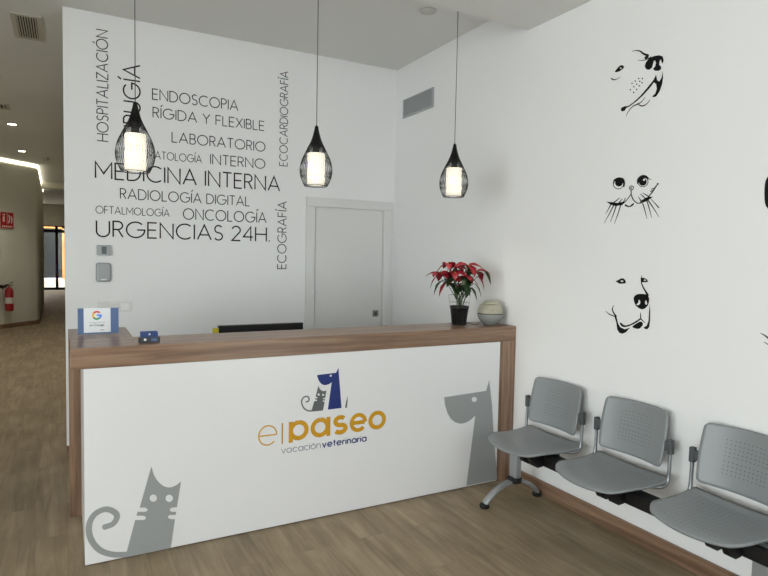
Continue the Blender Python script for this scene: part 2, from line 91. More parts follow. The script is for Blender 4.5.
def glass(name,tint=(1,1,1,1),mixf=.9,rough=.02,):
    m=bpy.data.materials.new(name); m.use_nodes=True; t=m.node_tree; t.nodes.clear(); N=t.nodes.new
    o=N('ShaderNodeOutputMaterial'); mx=N('ShaderNodeMixShader'); tr=N('ShaderNodeBsdfTransparent'); tr.inputs[0].default_value=tint
    g=N('ShaderNodeBsdfGlossy'); g.inputs['Roughness'].default_value=rough; mx.inputs[0].default_value=1-mixf
    t.links.new(tr.outputs[0],mx.inputs[1]); t.links.new(g.outputs[0],mx.inputs[2]); t.links.new(mx.outputs[0],o.inputs[0]); return m
M_=dict(
 wall=mat('white_wall_paint',(238,238,238),.42,bump=.05,bscale=350,spec=.4), corr=mat('corridor_paint',(214,212,200),.6,bump=.05),
 ceil=mat('ceiling_paint',(224,224,221),.85), floor=floor_mat(), black=mat('black_vinyl',(8,8,9),.6,spec=.2), ink=mat('black_lettering',(18,19,21),.6,spec=.2),
 panel=mat('white_laminate',(228,228,229),.22,spec=.6), wx=wood('walnut_laminate_along_x','x',(104,80,62),(130,102,82),(152,124,102)),
 wy=wood('walnut_laminate_along_y','y',(104,80,62),(130,102,82),(152,124,102)), wz=wood('walnut_laminate_upright','z',(104,80,62),(130,102,82),(152,124,102)),
 decal=mat('grey_decal_vinyl',(150,153,153),.4), gold=mat('ochre_vinyl',(202,148,14),.4), navy=mat('navy_vinyl',(10,38,110),.4), dgrey=mat('dark_grey_vinyl',(92,96,98),.4), slate=mat('slate_vinyl',(60,66,96),.45),
 door=mat('white_lacquer',(222,222,220),.4), steel=mat('brushed_steel',(150,150,150),.3,1), chrome=mat('satin_chrome',(150,153,156),.33,.85),
 seat=dotted('grey_seat_plastic',(132,136,138),(-.17,-.16),(.17,.16),rad=.0022), back=dotted('grey_back_plastic',(132,136,138),(-.10,-.085),(.10,.085),step=.019,rad=.0024),
 bracket=mat('dark_grey_plastic',(74,77,79),.5), silver=mat('silver_paint',(160,164,166),.35,.5), beam=mat('black_steel',(9,9,10),.45), rubber=mat('black_rubber',(14,14,14),.7),
 wire=mat('black_wire',(10,10,11),.35), lampglow=emit('glowing_lamp_glass',(255,247,226),1.0), cord=mat('grey_cord',(60,60,62),.5),
 pot=mat('black_plastic_pot',(18,19,20),.4), soil=mat('dark_soil',(40,30,24),.95,var=.4,bscale=80), clear=glass('clear_plastic',(.93,.94,.95,1),.95,.15), green=mat('dark_green_leaf',(40,62,34),.45,var=.35,bscale=30), red=mat('crimson_bract',(150,22,40),.5,var=.35,bscale=25), stem=mat('green_stem',(70,84,48),.6), fleck=mat('yellow_flower_bud',(190,180,60),.6),
 beige=mat('beige_plastic',(172,168,148),.35), grey2=mat('pale_grey_plastic',(146,149,146),.22), darkseam=mat('dark_seam',(50,50,48),.5),
 device=mat('light_grey_plastic',(170,174,176),.5), lcd=mat('grey_display',(98,106,112),.25), white=mat('white_plastic',(242,242,240),.35), pale=mat('offwhite_plastic',(228,228,226),.4),
 grille=mat('grey_grille_paint',(166,169,171),.5), ventd=mat('vent_dark_gap',(45,42,36),.8), ventf=mat('vent_cream_paint',(190,187,174),.5),
 card=mat('white_card',(236,236,236),.5), bluec=mat('blue_card',(84,108,152),.45), acryl=glass('clear_acrylic',(.98,.99,1,1),.985,.05), cardb=mat('navy_card',(38,66,122),.5), holder=mat('charcoal_holder',(62,64,66),.45),
 gb=mat('logo_blue',(66,133,244),.5), gr=mat('logo_red',(219,68,55),.5), gy=mat('logo_yellow',(244,180,0),.5), gg=mat('logo_green',(15,157,88),.5), txt=mat('grey_print',(96,98,104),.6),
 screen=mat('monitor_black',(13,14,15),.3), yell=mat('yellow_note',(190,176,40),.6), extred=mat('extinguisher_red',(160,20,24),.3), signred=mat('sign_red',(178,26,34),.5), signw=mat('sign_white',(225,215,210),.5),
 led=emit('led_strip_glow',(255,246,220),2.6), dl=emit('downlight_glow',(255,244,216),15), ring=mat('downlight_ring',(205,204,198),.4), frameb=mat('black_aluminium',(12,12,13),.4), glass=glass('window_glass',(.96,.98,.97,1),.93), outw=mat('pale_stone',(200,176,160),.8,var=.1,bscale=4), outwood=wood('honey_wood','z',(150,98,44),(180,124,62),(204,150,86)), pave=mat('pavement_stone',(170,160,150),.8,var=.15,bscale=3), dark=mat('dark_interior',(34,36,38),.3), brass=mat('bright_metal',(200,196,188),.25,1))
# ------------------------------------------------------------ builders
class MB:
    def __init__(s): s.b=bmesh.new()
    def box(s,x0,x1,y0,y1,z0,z1,bev=0):
        vs=[s.b.verts.new(p) for p in ((x0,y0,z0),(x1,y0,z0),(x1,y1,z0),(x0,y1,z0),(x0,y0,z1),(x1,y0,z1),(x1,y1,z1),(x0,y1,z1))]
        fs=[s.b.faces.new([vs[i] for i in f]) for f in ((0,3,2,1),(4,5,6,7),(0,1,5,4),(1,2,6,5),(2,3,7,6),(3,0,4,7))]
        if bev: bmesh.ops.bevel(s.b,geom=list({e for f in fs for e in f.edges}),offset=bev,segments=2,affect='EDGES',profile=.5)
        return s
    def tube(s,pts,r,n=10,closed=False,caps=True,flat=None):
        pts=[Vector(p) for p in pts]; rs=r if isinstance(r,(list,tuple)) else [r]*len(pts); rings=[]; pv=None
        for i,p in enumerate(pts):
            a=pts[i-1] if (i or closed) else p; c=pts[(i+1)%len(pts)] if (i<len(pts)-1 or closed) else p
            d=(c-a).normalized()
            if pv is None: pv=d.orthogonal().normalized() if flat is None else Vector(flat)
            u=(pv-d*pv.dot(d)).normalized(); pv=u; v=d.cross(u)
            ru,rv=rs[i] if isinstance(rs[i],tuple) else (rs[i],rs[i])
            rings.append([s.b.verts.new(p+u*ru*math.cos(2*PI*k/n)+v*rv*math.sin(2*PI*k/n)) for k in range(n)])
        m=len(rings)
        for i in range(m if closed else m-1):
            A,B=rings[i],rings[(i+1)%m]
            for k in range(n): f=s.b.faces.new((A[k],A[(k+1)%n],B[(k+1)%n],B[k])); f.smooth=True
        if caps and not closed: s.b.faces.new(rings[0][::-1]); s.b.faces.new(rings[-1])
        return s
    def lathe(s,prof,cx,cy,n=32,cap=True):
        rings=[[s.b.verts.new((cx+r*math.cos(2*PI*k/n),cy+r*math.sin(2*PI*k/n),z)) for k in range(n)] for r,z in prof]
        for A,B in zip(rings,rings[1:]):
            for k in range(n): f=s.b.faces.new((A[k],A[(k+1)%n],B[(k+1)%n],B[k])); f.smooth=True
        if cap: s.b.faces.new(rings[0][::-1]); s.b.faces.new(rings[-1])
        return s
    def prism(s,pts,ext):   # closed 3d polygon pushed along vector ext
        e=Vector(ext); A=[s.b.verts.new(p) for p in pts]; B=[s.b.verts.new(Vector(p)+e) for p in pts]; n=len(A)
        for i in range(n): s.b.faces.new((A[i],A[(i+1)%n],B[(i+1)%n],B[i]))
        s.b.faces.new(A[::-1]); s.b.faces.new(B); return s
def wpos(p):
    v=Vector()
    while p: v+=p.location; p=p.parent
    return v
def obj(name,mb,m,parent=None,loc=None,recalc=True,shade=False):
    """links the bmesh (in room coordinates) as one mesh object; its origin is its parent's, or loc"""
    b=mb.b if isinstance(mb,MB) else mb
    if recalc: bmesh.ops.recalc_face_normals(b,faces=b.faces)
    o_=wpos(parent) if parent else Vector(loc or (0,0,0))
    b.transform(Matrix.Translation(-o_)); me=bpy.data.meshes.new(name); b.to_mesh(me); b.free()
    me.materials.append(M_[m]); o=bpy.data.objects.new(name,me); C.objects.link(o)
    if parent: o.parent=parent
    else: o.location=o_
    return o
def tag(o,label,cat,group=None,kind=None):
    if label: o['label']=label
    if cat: o['category']=cat
    if group: o['group']=group
    if kind: o['kind']=kind
    return o
def thing(name,loc,label,cat,group=None):
    o=bpy.data.objects.new(name,None); o.empty_display_size=.05; C.objects.link(o); o.location=loc; return tag(o,label,cat,group)
def struct(name,mb,m,parent=None):
    o=obj(name,mb,m,parent)
    if not parent: o['kind']='structure'
    return o
def spl(pts,closed=False,k=5):
    P=[Vector(p) for p in pts]; n=len(P); out=[]
    rng=range(n) if closed else range(n-1)
    for i in rng:
        p1,p2=P[i],P[(i+1)%n]; p0=P[(i-1)%n] if closed or i else p1*2-p2; p3=P[(i+2)%n] if closed or i<n-2 else p2*2-p1
        for j in range(k):
            t=j/k; out.append(.5*((2*p1)+(p2-p0)*t+(2*p0-5*p1+4*p2-p3)*t*t+(-p0+3*p1-3*p2+p3)*t**3))
    if not closed: out.append(P[-1])
    return out
# flat vinyl: 2d shapes (u,v) put on a surface by place(u,v,h) with h the height off the surface
def ribbon(b,place,pts,w,h0,h1):
    pts=[Vector(p) for p in pts]; n=len(pts); ws=w if isinstance(w,(list,tuple)) else [w]*n; Ls=[];Rs=[]
    for i,p in enumerate(pts):
        d0=(p-pts[i-1]).normalized() if i else None; d1=(pts[i+1]-p).normalized() if i<n-1 else None
        if d0 is None: d0=d1
        if d1 is None: d1=d0
        t=(d0+d1); t=t.normalized() if t.length>1e-6 else d1; nn=Vector((-t.y,t.x)); c=max(.45,abs(nn.dot(Vector((-d1.y,d1.x)))))
        Ls.append(p+nn*ws[i]/2/c); Rs.append(p-nn*ws[i]/2/c)
    T=[(b.verts.new(place(l.x,l.y,h1)),b.verts.new(place(r.x,r.y,h1))) for l,r in zip(Ls,Rs)]
    B=[(b.verts.new(place(l.x,l.y,h0)),b.verts.new(place(r.x,r.y,h0))) for l,r in zip(Ls,Rs)]
    for i in range(n-1):
        b.faces.new((T[i][0],T[i][1],T[i+1][1],T[i+1][0]))
        b.faces.new((B[i][0],T[i][0],T[i+1][0],B[i+1][0])); b.faces.new((B[i][1],T[i][1],T[i+1][1],B[i+1][1]))
    b.faces.new((T[0][0],T[0][1],B[0][1],B[0][0])); b.faces.new((T[-1][0],T[-1][1],B[-1][1],B[-1][0]))
def fillshape(b,place,outer,holes,h):
    cu=bpy.data.curves.new('t','CURVE'); cu.dimensions='2D'; cu.fill_mode='BOTH'
    for lp in [outer]+list(holes):
        sp=cu.splines.new('POLY'); sp.points.add(len(lp)-1)
        for q,p in zip(sp.points,lp): q.co=(p[0]*100,p[1]*100,0,1)
        sp.use_cyclic_u=True
    ob=bpy.data.objects.new('t',cu); C.objects.link(ob); dg=bpy.context.evaluated_depsgraph_get()
    me=bpy.data.meshes.new_from_object(ob.evaluated_get(dg)); vs=[b.verts.new(place(v.co.x/100,v.co.y/100,h)) for v in me.vertices]
    for p in me.polygons:
        try: b.faces.new([vs[i] for i in p.vertices])
        except ValueError: pass
    bpy.data.objects.remove(ob); bpy.data.curves.remove(cu); bpy.data.meshes.remove(me)
def artwork(b,place,items,h=.0012):
    j=0
    for k,pts,ex in items:
        j+=1; hh=h+j*.00002
        if k=='st':
            n=len(pts); 
            P=spl(pts,False,4); W=[]
            for i in range(len(P)):
                f=i/4; a=min(int(f),n-2); W.append(ex[a]+(ex[a+1]-ex[a])*(f-a))
            ribbon(b,place,P,W,0,hh)
        else:
            if k=='spoly': pts=[tuple(p) for p in spl(pts,True,4)]
            fillshape(b,place,pts,ex,hh)
onback=lambda u,v,h:(u,YB-h,v)
onright=lambda u,v,h:(XR+.0003-h*1.2,u,v)
# ------------------------------------------------------------ single-line alphabet
def arc(cx,cy,rx,ry,a0,a1,n=14): return [(cx+rx*math.cos(R(a0+(a1-a0)*i/n)),cy+ry*math.sin(R(a0+(a1-a0)*i/n))) for i in range(n+1)]
G={'A':(.82,[[(0,0),(.41,1),(.82,0)],[(.13,.32),(.69,.32)]]),'B':(.52,[[(0,0),(0,1),(.26,1)]+arc(.26,.76,.22,.24,90,-90)[1:]+[(0,.52)],[(.26,.52)]+arc(.28,.26,.24,.26,90,-90)[1:]+[(0,0)]]),
'C':(.86,[arc(.5,.5,.5,.5,48,312,22)]),'D':(.74,[[(0,0),(0,1),(.26,1)]+arc(.26,.5,.48,.5,90,-90,18)[1:]+[(0,0)]]),
'E':(.5,[[(.5,1),(0,1),(0,0),(.5,0)],[(0,.52),(.46,.52)]]),'F':(.48,[[(.48,1),(0,1),(0,0)],[(0,.52),(.44,.52)]]),
'G':(.98,[arc(.5,.5,.5,.5,45,360,26)+[(.58,.5)]]),'H':(.72,[[(0,0),(0,1)],[(.72,0),(.72,1)],[(0,.5),(.72,.5)]]),'I':(0,[[(0,0),(0,1)]]),
'L':(.46,[[(0,1),(0,0),(.46,0)]]),'M':(.9,[[(0,0),(0,1),(.45,.3),(.9,1),(.9,0)]]),'N':(.74,[[(0,0),(0,1),(.74,0),(.74,1)]]),
'O':(1.0,[arc(.5,.5,.5,.5,90,450,28)]),'P':(.5,[[(0,0),(0,1),(.24,1)]+arc(.24,.74,.26,.26,90,-90)[1:]+[(0,.48)]]),
'R':(.52,[[(0,0),(0,1),(.24,1)]+arc(.24,.74,.26,.26,90,-90)[1:]+[(0,.48)],[(.26,.48),(.52,0)]]),
'S':(.52,[arc(.27,.75,.23,.25,35,270,14)+arc(.26,.25,.25,.25,90,-150,16)[1:]]),'T':(.58,[[(0,1),(.58,1)],[(.29,1),(.29,0)]]),
'U':(.68,[[(0,1)]+arc(.34,.34,.34,.34,180,360,16)+[(.68,1)]]),'X':(.64,[[(0,0),(.64,1)],[(0,1),(.64,0)]]),'Y':(.68,[[(0,1),(.34,.5),(.68,1)],[(.34,.5),(.34,0)]]),
'Z':(.6,[[(0,1),(.6,1),(0,0),(.6,0)]]),'2':(.54,[arc(.27,.73,.26,.27,165,-25,14)+[(0,0),(.54,0)]]),'4':(.6,[[(.48,0),(.48,1),(0,.28),(.62,.28)]]),'.':(.04,[[(0,.0),(0,.08)]]),' ':(.2,[]),
# small letters, x-height 1
'a':(.98,[arc(.5,.5,.5,.5,0,360,24),[(1,1),(1,0)]]),'c':(.85,[arc(.5,.5,.5,.5,45,315,20)]),'e':(1.0,[[(.03,.5),(.97,.5)],arc(.5,.5,.5,.5,0,318,26)]),
'i':(0,[[(0,0),(0,1)],[(0,1.27),(0,1.38)]]),'l':(0,[[(0,0),(0,1.02)]]),'n':(.78,[[(0,0),(0,1)],[(0,.55)]+arc(.39,.6,.39,.4,172,0,12)+[(.78,0)]]),
'o':(1.0,[arc(.5,.5,.5,.5,90,450,24)]),'p':(1.0,[arc(.5,.5,.5,.5,0,360,24),[(0,1),(0,-.05)]]),'r':(.4,[[(0,0),(0,1)],[(0,.5)]+arc(.42,.55,.42,.42,175,80,8)]),
's':(.72,[arc(.36,.74,.30,.26,38,265,14)+arc(.36,.25,.34,.25,85,-145,16)[1:]]),'t':(.46,[[(.2,1.4),(.2,0)],[(0,1),(.46,1)]]),'v':(.84,[[(0,1),(.42,0),(.84,1)]]),'g':(1.0,[arc(.5,.5,.5,.5,0,360,20),[(1,1),(1,-.1)]+arc(.5,-.1,.5,.35,0,-150,10)]),'G2':(0,[])}
ACC={'Í':('I',0),'Ó':('O',.5),'Á':('A',.41),'ó':('o',.5)}
def word(b,text,place,u0,u1,v0,h,stroke,gap=.2,vertical=False,upto=None,z=.0012):
    """text from u0 to u1 (tail fit: upto = substring that must span u0..u1), cap height h; vertical text climbs along v"""
    def width(s):
        x=0
        for i,c in enumerate(s): x+=(G[ACC[c][0]][0] if c in ACC else G[c][0])+(gap if i<len(s)-1 else 0)
        return x
    sc=(u1-u0)/width(upto or text); x=(width(upto)-width(text)) if upto else 0; j=0
    def pl(a,bb,hh): return place(a,bb,hh) if not vertical else place(v0-(bb-v0),u0+(a-u0),hh)
    for c in text:
        base,ax=ACC.get(c,(c,None)); w,sts=G[base]; sts=list(sts)
        if ax is not None:
            top=1.14; sts=sts+[[(ax-.02,top),(ax+.13,top+.2)]]
        for s in sts:
            j+=1
            ribbon(b,pl,[(u0+(x+p[0])*sc,v0+p[1]*h) for p in s],stroke,0,z+(j%5)*.00003)
        x+=w+gap
# ------------------------------------------------------------ setting
struct('floor',MB().box(-5,2.95,-2.0,26.9,-.1,0),'floor')
struct('ceiling',MB().box(-5,2.95,3.196,26.9,HC,HC+.15),'ceil')
struct('trim_1',MB().box(-5,XR,-2.0,3.196,3.159,HC+.15),'ceil')['label']='lowered white ceiling over the front of the room'
WY=-2
struct('wall_right',MB().box(XR,XR+.15,WY,YB+.13,0,HC),'wall')
struct('wall_back',MB().box(XL,XR,YB,YB+.13,0,HC),'wall')
struct('wall_corridor',MB().box(XL+.002,XL+.13,YB+.13,26.8,0,HC),'corr')
# curved wall of the corridor
cp=[(-5,12.95),(-4,12.95),(-3,13.0),(-2.2,13.2),(-1.6,13.5),(-1.15,13.85),(-.83,14.2),(-.60,14.45),(-.51,14.65),(-.505,15.2),(-.53,17),(-.57,20.4)]
cs=[(p.x,p.y) for p in spl([(a,b_,0) for a,b_ in cp],False,6)]
def curvestrip(pts,z0,z1,off,th):
    m=MB(); n=len(pts); O=[]
    for i,p in enumerate(pts):
        a=Vector(pts[max(i-1,0)]); c=Vector(pts[min(i+1,n-1)]); t=(c-a).normalized(); nn=Vector((t.y,-t.x))
        O.append((Vector(p)+nn*off,Vector(p)+nn*(off-th)))
    V=[[m.b.verts.new((q[0].x,q[0].y,z0)),m.b.verts.new((q[0].x,q[0].y,z1)),m.b.verts.new((q[1].x,q[1].y,z1)),m.b.verts.new((q[1].x,q[1].y,z0))] for q in O]
    for A,B in zip(V,V[1:]):
        for k in range(4):
            f=m.b.faces.new((A[k],A[(k+1)%4],B[(k+1)%4],B[k])); f.smooth=False
    m.b.faces.new(V[0]); m.b.faces.new(V[-1][::-1]); return m
struct('wall_curved',curvestrip(cs,0,HC,0,.12),'corr')
struct('baseboard_curved',curvestrip(cs,0,.085,.012,.011),'wy')
tag(obj('cove_light',curvestrip(cs,HC-.07,HC-.004,.022,.018),'led'),'warm glowing light strip along the top of the curved corridor wall','light strip')
# far end of the corridor
struct('trim_2',MB().box(-.53,XL,18.0,18.3,3.2,HC),'corr')
struct('wall_side',MB().box(-2.2,-2.08,20.5,26.8,0,HC),'corr'); struct('wall_inner',MB().box(-2.2,-.57,20.4,20.52,0,HC),'corr')
struct('wall_end',MB().box(-2.1,XL,26.7,26.9,2.52,HC),'corr')
d2=MB()
for x in (-2.1,-1.45,-.78,-.34,-.02): d2.box(x,x+.05+(.05 if x==-.34 else 0),26.7,26.78,0,2.5)
d2.box(-2.1,.01,26.7,26.78,2.26,2.38); d2.box(-2.1,.01,26.7,26.78,0,.1); d2.box(-2.1,.01,26.7,26.78,2.49,2.53)
dd=struct('door_2',d2,'frameb'); dd['label']='black framed glass street door at the far end of the corridor'
struct('pane',MB().box(-2.08,0,26.735,26.745,.1,2.48),'glass',dd)
struct('pavement',MB().box(-8,8,26.9,33,-.12,-.02),'pave')
ob=thing('neighbouring_facade',(-.5,30.6,-.02),'pale building front with honey coloured wooden doorway seen through the glass street door','building')
m=MB(); m.box(-8,-1.0,30.6,31,-.02,3.4); m.box(.9,8,30.6,31,-.02,3.4); m.box(-8,8,30.6,31,2.7,3.6); obj('wall',m,'outw',ob)
m=MB()
for x in (-1.0,-.12,.8): m.box(x,x+.12,30.58,30.7,-.02,2.7)
m.box(-1,.92,30.58,30.7,2.55,2.7); obj('wooden_frame',m,'outwood',ob); obj('dark_glazing',MB().box(-.9,.8,30.66,30.68,.3,2.55),'dark',ob); obj('step',MB().box(-1,.92,30.5,30.7,-.02,.28),'outw',ob)
# invented street front and side window, unseen, placed to steer daylight into the room
FYW=-2.0; RX=1.9; SX=-3.4; SY=2.2
struct('wall_invented_left',MB().box(SX-.1,SX,SY+.06,14,0,HC),'wall')  # invented wall out of view, starts where the side opening stops admitting daylight
m=MB()
for k in range(3): m.box(RX+(2.76-RX)*k/2,RX+(2.76-RX)*k/2+.06,FYW,FYW+.06,0,3.159)
m.box(RX,XR,FYW,FYW+.06,0,.08); m.box(RX,XR,FYW,FYW+.06,3.08,3.159); wf=struct('window_invented_1',m,'frameb')  # unseen window, made up to bring daylight from behind the viewer
struct('pane',MB().box(RX+.03,2.8,FYW+.025,FYW+.035,.05,3.1),'glass',wf)
if RX>SX+.1: struct('wall_invented_front',MB().box(SX,RX,FYW-.1,FYW+.06,0,3.159),'wall')  # invented wall, narrows the daylight coming from behind
m=MB()
for k in range(4): m.box(SX,SX+.06,-1.94+(SY+1.88)*k/3,-1.88+(SY+1.88)*k/3,0,3.159)
m.box(SX,SX+.06,-1.94,SY+.06,0,.08); m.box(SX,SX+.06,-1.94,SY+.06,3.08,3.159); wf=struct('window_invented_2',m,'frameb')  # unseen window, made up to bring daylight from the left
struct('pane',MB().box(SX+.025,SX+.035,-1.9,SY,.05,3.1),'glass',wf)
if WY>-1.8:
    m=MB()
    for k in range(3): m.box(XR+.02,XR+.08,-1.94+(WY+1.88)*k/2,-1.88+(WY+1.88)*k/2,0,3.159)
    m.box(XR+.02,XR+.08,-1.94,WY,0,.08); m.box(XR+.02,XR+.08,-1.94,WY,3.08,3.159); wf=struct('window_3',m,'frameb')
    struct('pane',MB().box(XR+.045,XR+.055,-1.88,WY-.05,.05,3.1),'glass',wf); struct('right_pavement',MB().box(XR+.08,XR+1.5,FYW-.1,8,-.12,-.02),'pave')
struct('street',MB().box(SX-1.5,4,-3.6,FYW-.1,-.12,-.02),'pave'); struct('side_street',MB().box(SX-1.5,SX,FYW-.1,8,-.12,-.02),'pave')  # unseen pavement, kept narrow so sky glow from below reaches the ceiling
# baseboards
struct('baseboard_right',MB().box(XR-.016,XR,max(-1.9,WY),YB,0,.092,.002),'wy')
struct('baseboard_back',MB().box(XL,1.9,YB-.014,YB,0,.092,.002),'wx')
# door in the back wall
dr=struct('door_1',MB().box(2.004,2.695,YB-.006,YB+.03,0,2.013,.002),'door')
m=MB(); m.box(1.911,1.995,YB-.022,YB,0,2.021,.003); m.box(2.704,2.788,YB-.022,YB,0,2.021,.003); m.box(1.911,2.788,YB-.022,YB,2.022,2.105,.003)
m.box(1.9955,2.000,YB-.012,YB,0,2.0155); m.box(2.699,2.7035,YB-.012,YB,0,2.0155); m.box(1.9955,2.7035,YB-.012,YB,2.016,2.0215); struct('door_frame',m,'door',dr)
h=struct('door_handle',MB().box(2.605,2.665,YB-.010,YB-.004,1.0,1.062,.002),'steel',dr); h['label']='square steel flush pull'
struct('thumb_turn',MB().box(2.625,2.645,YB-.014,YB-.009,1.018,1.042,.001),'darkseam',h)
# ------------------------------------------------------------ reception desk
HT=1.104; HB=1.0; FY=3.23
desk=thing('reception_desk',(1.41,3.6,0),'white fronted reception desk with walnut top, grey cat and dog decals and clinic logo','reception desk')
m=MB(); m.box(.018,2.824,FY,3.57,HB,HT,.0015); obj('countertop',m,'wx',desk)
obj('return_top',MB().box(.012,.332,3.571,4.05,HB,HT,.0015),'wy',desk)
obj('right_post',MB().box(2.706,2.824,FY,3.57,0,HB-.001,.0015),'wz',desk)
obj('left_leg',MB().box(.012,.078,3.885,4.05,.0,HB-.001,.0015),'wz',desk)['label']='dark walnut end panel'
obj('front_panel',MB().box(.0745,2.685,FY+.002,FY+.022,.006,HB-.001,.0008),'panel',desk)
obj('post_liner',MB().box(2.686,2.705,FY+.004,FY+.022,.0,HB-.001),'wz',desk)
obj('side_panel',MB().box(.0745,.092,FY+.023,3.884,.006,HB-.001),'panel',desk)
obj('plinth',MB().box(.10,2.69,FY+.03,FY+.045,0,.1),'beam',desk)
obj('work_surface',MB().box(.093,2.824,3.571,4.3,.71,.735,.001),'panel',desk)
obj('desk_leg',MB().box(2.74,2.78,4.22,4.27,0,.709),'panel',desk); obj('desk_leg',MB().box(.14,.18,4.22,4.27,0,.709),'panel',desk)
ondesk=lambda u,v,h:(u,FY+.002-h,v)
def art_part(name,key,m_,parent,place,h=.0008):
    b=bmesh.new(); artwork(b,place,ART[key],h); return obj(name,b,m_,parent,recalc=False)
art_part('cat_decal','big_cat','decal',desk,ondesk); art_part('dog_decal','big_dog','decal',desk,ondesk)
art_part('logo_dog','logo_dog','navy',desk,ondesk); art_part('logo_tail','logo_tail','dgrey',desk,ondesk); art_part('logo_cat','logo_cat','dgrey',desk,ondesk)
def letters(name,parts,m_,parent):
    b=bmesh.new()
    for a in parts: word(b,*a[0],**a[1])
    return obj(name,b,m_,parent,recalc=False)
o=letters('logo_name',[(('e',ondesk,.958,1.063,.492,.112,.0075),{}),(('l',ondesk,1.0966,1.0976,.488,.119,.0075),{'upto':None})] if 0 else [(('e',ondesk,.958,1.063,.492,.112,.0075),{})],'gold',desk); o['label']='thin ochre letter e'
b=bmesh.new(); ribbon(b,ondesk,[(1.0967,.488),(1.0967,.609)],.0085,0,.001); obj('logo_name',b,'gold',desk,recalc=False)['label']='thin ochre letter l'
S_=.0262; hw=S_/2; b=bmesh.new()
def G1(ch,u0,u1,v0=.495,v1=.615,st=S_,th=.001):
    word(b,ch,ondesk,u0+st/2,u1-st/2,v0+st/2,(v1-v0)-st,st,z=th)
G1('o',1.136,1.259); ribbon(b,ondesk,[(1.1485,.610),(1.1485,.487)],S_*.95,0,.0012)
G1('o',1.271,1.392); ribbon(b,ondesk,[(1.385,.613),(1.385,.497)],S_*.95,0,.0012)
G1('s',1.411,1.515,st=.027); G1('e',1.527,1.645,st=.0245); G1('o',1.656,1.779)
obj('logo_name',b,'gold',desk,recalc=False)['label']='bold ochre letters paseo'
b=bmesh.new(); word(b,'vocación',ondesk,1.093,1.335,.4305,.0265,.0028,gap=.28); obj('logo_subtitle',b,'slate',desk,recalc=False)['label']='thin grey word vocación'
b=bmesh.new(); word(b,'veterinaria',ondesk,1.349,1.641,.4315,.0255,.0068,gap=.36); obj('logo_subtitle',b,'navy',desk,recalc=False)['label']='bold navy word veterinaria'
# ------------------------------------------------------------ wall lettering
def wl(text,u0,u1,v,h,label,st=None,vert=False,upto=None,gap=.2,x=None):
    b=bmesh.new(); st=st or h*.092
    if vert: word(b,text,onback,u0,u1,x,h,st,vertical=True,upto=upto,gap=gap)
    else: word(b,text,onback,u0,u1,v,h,st,upto=upto,gap=gap)
    loc=(x,YB,u0) if vert else (u0,YB,v)
    tag(obj('wall_lettering',b,'ink',None,loc=loc,recalc=False),label,'wall lettering','service names lettered on the back wall')
wl('ENDOSCOPIA',.617,1.293,2.786,.081,'thin black word ENDOSCOPIA, topmost level line on the back wall')
wl('RÍGIDA Y FLEXIBLE',.621,1.520,2.646,.078,'thin black words RÍGIDA Y FLEXIBLE on the back wall')
wl('LABORATORIO',.764,1.530,2.468,.079,'thin black word LABORATORIO on the back wall')
wl('DERMATOLOGÍA',.635,.995,2.322,.060,'small black word ending TOLOGÍA partly behind the left pendant lamp',upto='ATOLOGÍA')
wl('INTERNO',1.068,1.530,2.321,.080,'thin black word INTERNO on the back wall')
wl('MEDICINA INTERNA',.209,1.664,2.138,.122,'large black words MEDICINA INTERNA on the back wall')
wl('RADIOLOGÍA DIGITAL',.382,1.397,1.992,.078,'thin black words RADIOLOGÍA DIGITAL on the back wall')
wl('OFTALMOLOGÍA',.210,.743,1.870,.056,'small black word OFTALMOLOGÍA on the back wall')
wl('ONCOLOGÍA',.852,1.545,1.855,.086,'thin black word ONCOLOGÍA on the back wall')
wl('URGENCIAS 24H.',.213,1.580,1.693,.121,'large black words URGENCIAS 24H. on the back wall')
wl('HOSPITALIZACIÓN',2.421,3.250,0,.077,'upright black word HOSPITALIZACIÓN at the left end of the back wall',vert=True,x=.298)
wl('CIRUGÍA',2.578,3.030,0,.119,'upright black word CIRUGÍA running up behind the left pendant lamp',vert=True,x=.526,upto='RUGÍA')
wl('ECOCARDIOGRAFÍA',2.361,3.178,0,.070,'upright black word ECOCARDIOGRAFÍA above and left of the door',vert=True,x=1.732)
wl('ECOGRAFÍA',1.456,2.048,0,.078,'upright black word ECOGRAFÍA just left of the door frame',vert=True,x=1.730)
# ------------------------------------------------------------ animal drawings
for key,nm,lb in (('dog_up','dog_drawing','black line drawing of a dog face looking up, highest on the right wall'),('cat','cat_drawing','black line drawing of a whiskered cat face on the right wall'),('dog_front','dog_drawing','black line drawing of a large-nosed dog face, lowest above the chairs'),('edge_top','animal_drawing','black animal drawing cut by the right photo edge, upper one'),('edge_low','animal_drawing','black animal drawing cut by the right photo edge, lower one')):
    b=bmesh.new(); artwork(b,onright,ART[key],.0012); us=[p for it in ART[key] for p in it[1]]
    tag(obj(nm,b,'black',None,loc=(XR,sum(p[0] for p in us)/len(us),min(p[1] for p in us)),recalc=False),lb,'wall drawing')
